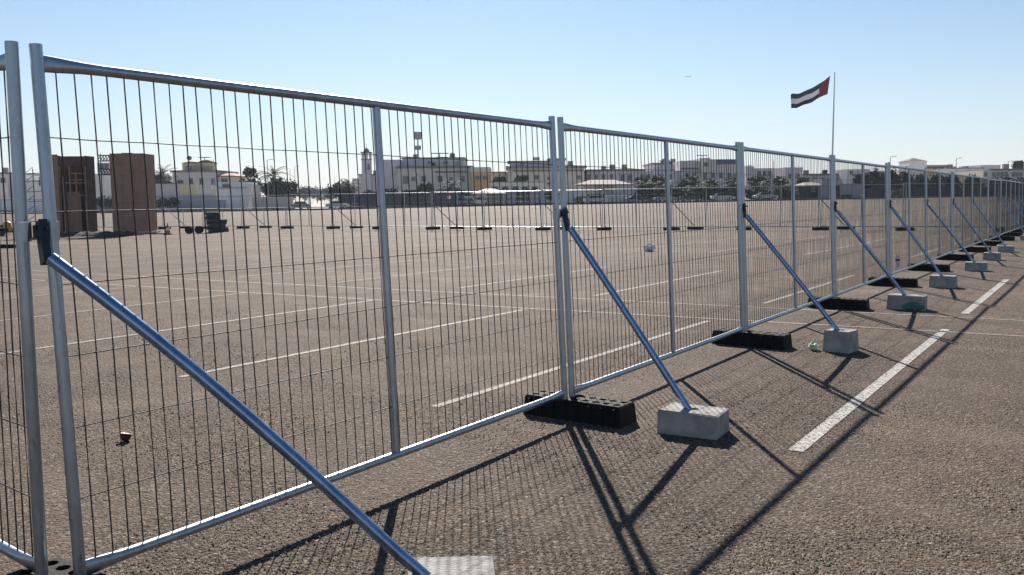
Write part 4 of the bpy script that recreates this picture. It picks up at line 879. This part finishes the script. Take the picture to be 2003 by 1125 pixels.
# clutter at the towers
M_tarp = mat('dark_tarpaulin', (.05, .055, .07), .92, spec=.1, noise=.4, scale=3)
rg = random.Random(5)
p = on_ground(175, 447); b = MB(); nx, ny = 26, 6; w = X(275, 48.5, 445)-X(112, 48.5, 445); vs = []
x0 = X(112, 48.5, 445)
for i in range(nx+1):
    for j in range(ny+1):
        x = x0+w*i/nx; y = 47.6+1.6*j/ny+rg.uniform(-.1, .1); e = min(i, nx-i, 3)/3*min(j, ny-j, 2)/2; vs.append((x, y, G(x, y)+.02+e*rg.uniform(.03, .22)))
b.smooth = True; b.add(vs, [(i*(ny+1)+j, (i+1)*(ny+1)+j, (i+1)*(ny+1)+j+1, i*(ny+1)+j+1) for i in range(nx) for j in range(ny)]); tag(b.obj('tarpaulin', M_tarp), 'dark rumpled tarpaulin spread on the ground before the brown towers', 'tarpaulin')
for k in range(5):
    x = X(190+22*k, 47, 445); o = MB().box(-.9, .9, -.06, .06, 0, .05).obj('timber_board', M_ply2, None, (x, 47.2+.25*k, G(x, 47)+.04+.055*(k % 2))); o.rotation_euler = (0, 0, rg.uniform(-.2, .2)); tag(o, 'dark timber board lying before the plain brown tower, %s from the left' % ORD[k], 'board', 'loose boards before the towers')
M_dusty = mat('dusty_rubber', (.05, .06, .068), .85, noise=.3, scale=9)
dusty_foot = foot_mesh.copy(); dusty_foot.materials.clear(); dusty_foot.materials.append(M_dusty)
def dome(name, label, cat, px, Y, r, hgt, m):
    x = X(px, Y, 440); b = MB().lathe([(r, 0), (r*1.02, hgt*.3), (r*.8, hgt*.75), (r*.4, hgt), (0, hgt*1.02)], 12); return tag(b.obj(name, m, None, (x, Y, G(x, Y))), label, cat)
for px, lab in ((370, 'black round cable drum lying left of the dark stack'), (389, 'smaller black cable drum right next to the dark stack')):
    x = X(px, 49, 440); t = thing('cable_drum', lab, 'cable drum', (x, 49, G(x, 49))); MB().tube([(0, -.15, .2), (0, -.10, .2)], .2, 16).tube([(0, .10, .2), (0, .15, .2)], .2, 16).obj('flange', M_rubber, t); MB().tube([(0, -.1, .2), (0, .1, .2)], .14, 14).obj('cable_coil', M_tarp, t)
# stack of dark rubber feet / mats
x = X(421, 50, 435); zg = G(x, 50)
for k in range(8):
    rubber_foot('rubber foot in the dark stack by the cable drums, %s from the ground' % ORD[k], (x+rg.uniform(-.05, .05)-.02*k, 50+rg.uniform(-.06, .06), zg+.137*k), (0 if k % 2 else .75)+rg.uniform(-.3, .3), 'stacked rubber feet').data = dusty_foot
    if k < 5: rubber_foot('rubber foot leaning in the dark stack\'s right side, %s from the ground' % ORD[k], (x+.26+rg.uniform(-.08, .08)-.05*k, 50.45+rg.uniform(-.1, .1), zg+.137*k), rg.uniform(.9, 1.3), 'stacked rubber feet').data = dusty_foot
# traffic cone
x = X(328, 48, 440); t = thing('traffic_cone', 'orange traffic cone with a pale band, right of the plain brown tower', 'traffic cone', (x, 48, G(x, 48)))
M_or = mat('cone_orange', (.55, .13, .03), .6); MB().box(-.19, .19, -.19, .19, 0, .04).obj('base', M_rubber, t); MB().lathe([(.14, .04), (.03, .6), (0, .6)], 14).obj('cone', M_or, t); MB().lathe([(.109, .22), (.082, .36)], 14).obj('reflective_band', W_white, t)
# small yellow machine at left edge
x = X(6, 50, 435); zg = G(x, 50); t = thing('generator', 'black and yellow generator on wheels at the left edge', 'generator', (x, 50, zg))
MB().box(-.9, .35, -.3, .4, .18, .42).obj('chassis', M_rubber, t); MB().lathe([(.0, 0), (.2, .04), (.24, .2), (.2, .5), (.1, .58), (0, .6)], 14, (.22, 0, .2)).obj('tank', mat('yellow_tank', (.5, .3, .06), .5), t); MB().box(-.85, -.2, -.25, .35, .42, .6).obj('engine_cover', M_dkmetal, t)
for px_ in (-.6, .1): MB().tube([(px_, -.38, .15), (px_, -.30, .15)], .15, 12).obj('wheel', M_rubt, t)
x = X(8, 32, 470); o = rubber_foot('black rubber foot alone at the far left edge of the lot', (x, 32, G(x, 32)), 0.1, 'single feet'); del o['group']
# road sign discs near the dark wall
h = Bld('road_sign', 'red and white round road signs on one post before the dark green wall', 'road sign', 141, 878)
MB().tube([(0, 0, 0), (0, 0, h.lz(377, 878))], .05, 6).obj('post', M_steel, h.t)
for py, m in ((380, mat('sign_red', (.4, .05, .05), .5)), (386, W_white)): z = h.lz(py, 878); MB().tube([(0, -.08, z), (0, -.055, z)], .28, 16).obj('sign_disc', m, h.t)

# ------------------------------------------------------------------ thin dusty air over the lot and the town
hb = MB().box(-420, 420, -6, 420, -3, 40); hm = bpy.data.materials.new('dusty_air'); hm.use_nodes = True; hn = hm.node_tree
hn.nodes.clear(); ho = hn.nodes.new('ShaderNodeOutputMaterial'); pv = hn.nodes.new('ShaderNodeVolumePrincipled'); pv.inputs['Color'].default_value = (.80, .88, 1, 1); pv.inputs['Density'].default_value = .00018; pv.inputs['Anisotropy'].default_value = .3
hn.links.new(pv.outputs[0], ho.inputs['Volume']); tag(hb.obj('haze', hm), kind='stuff')
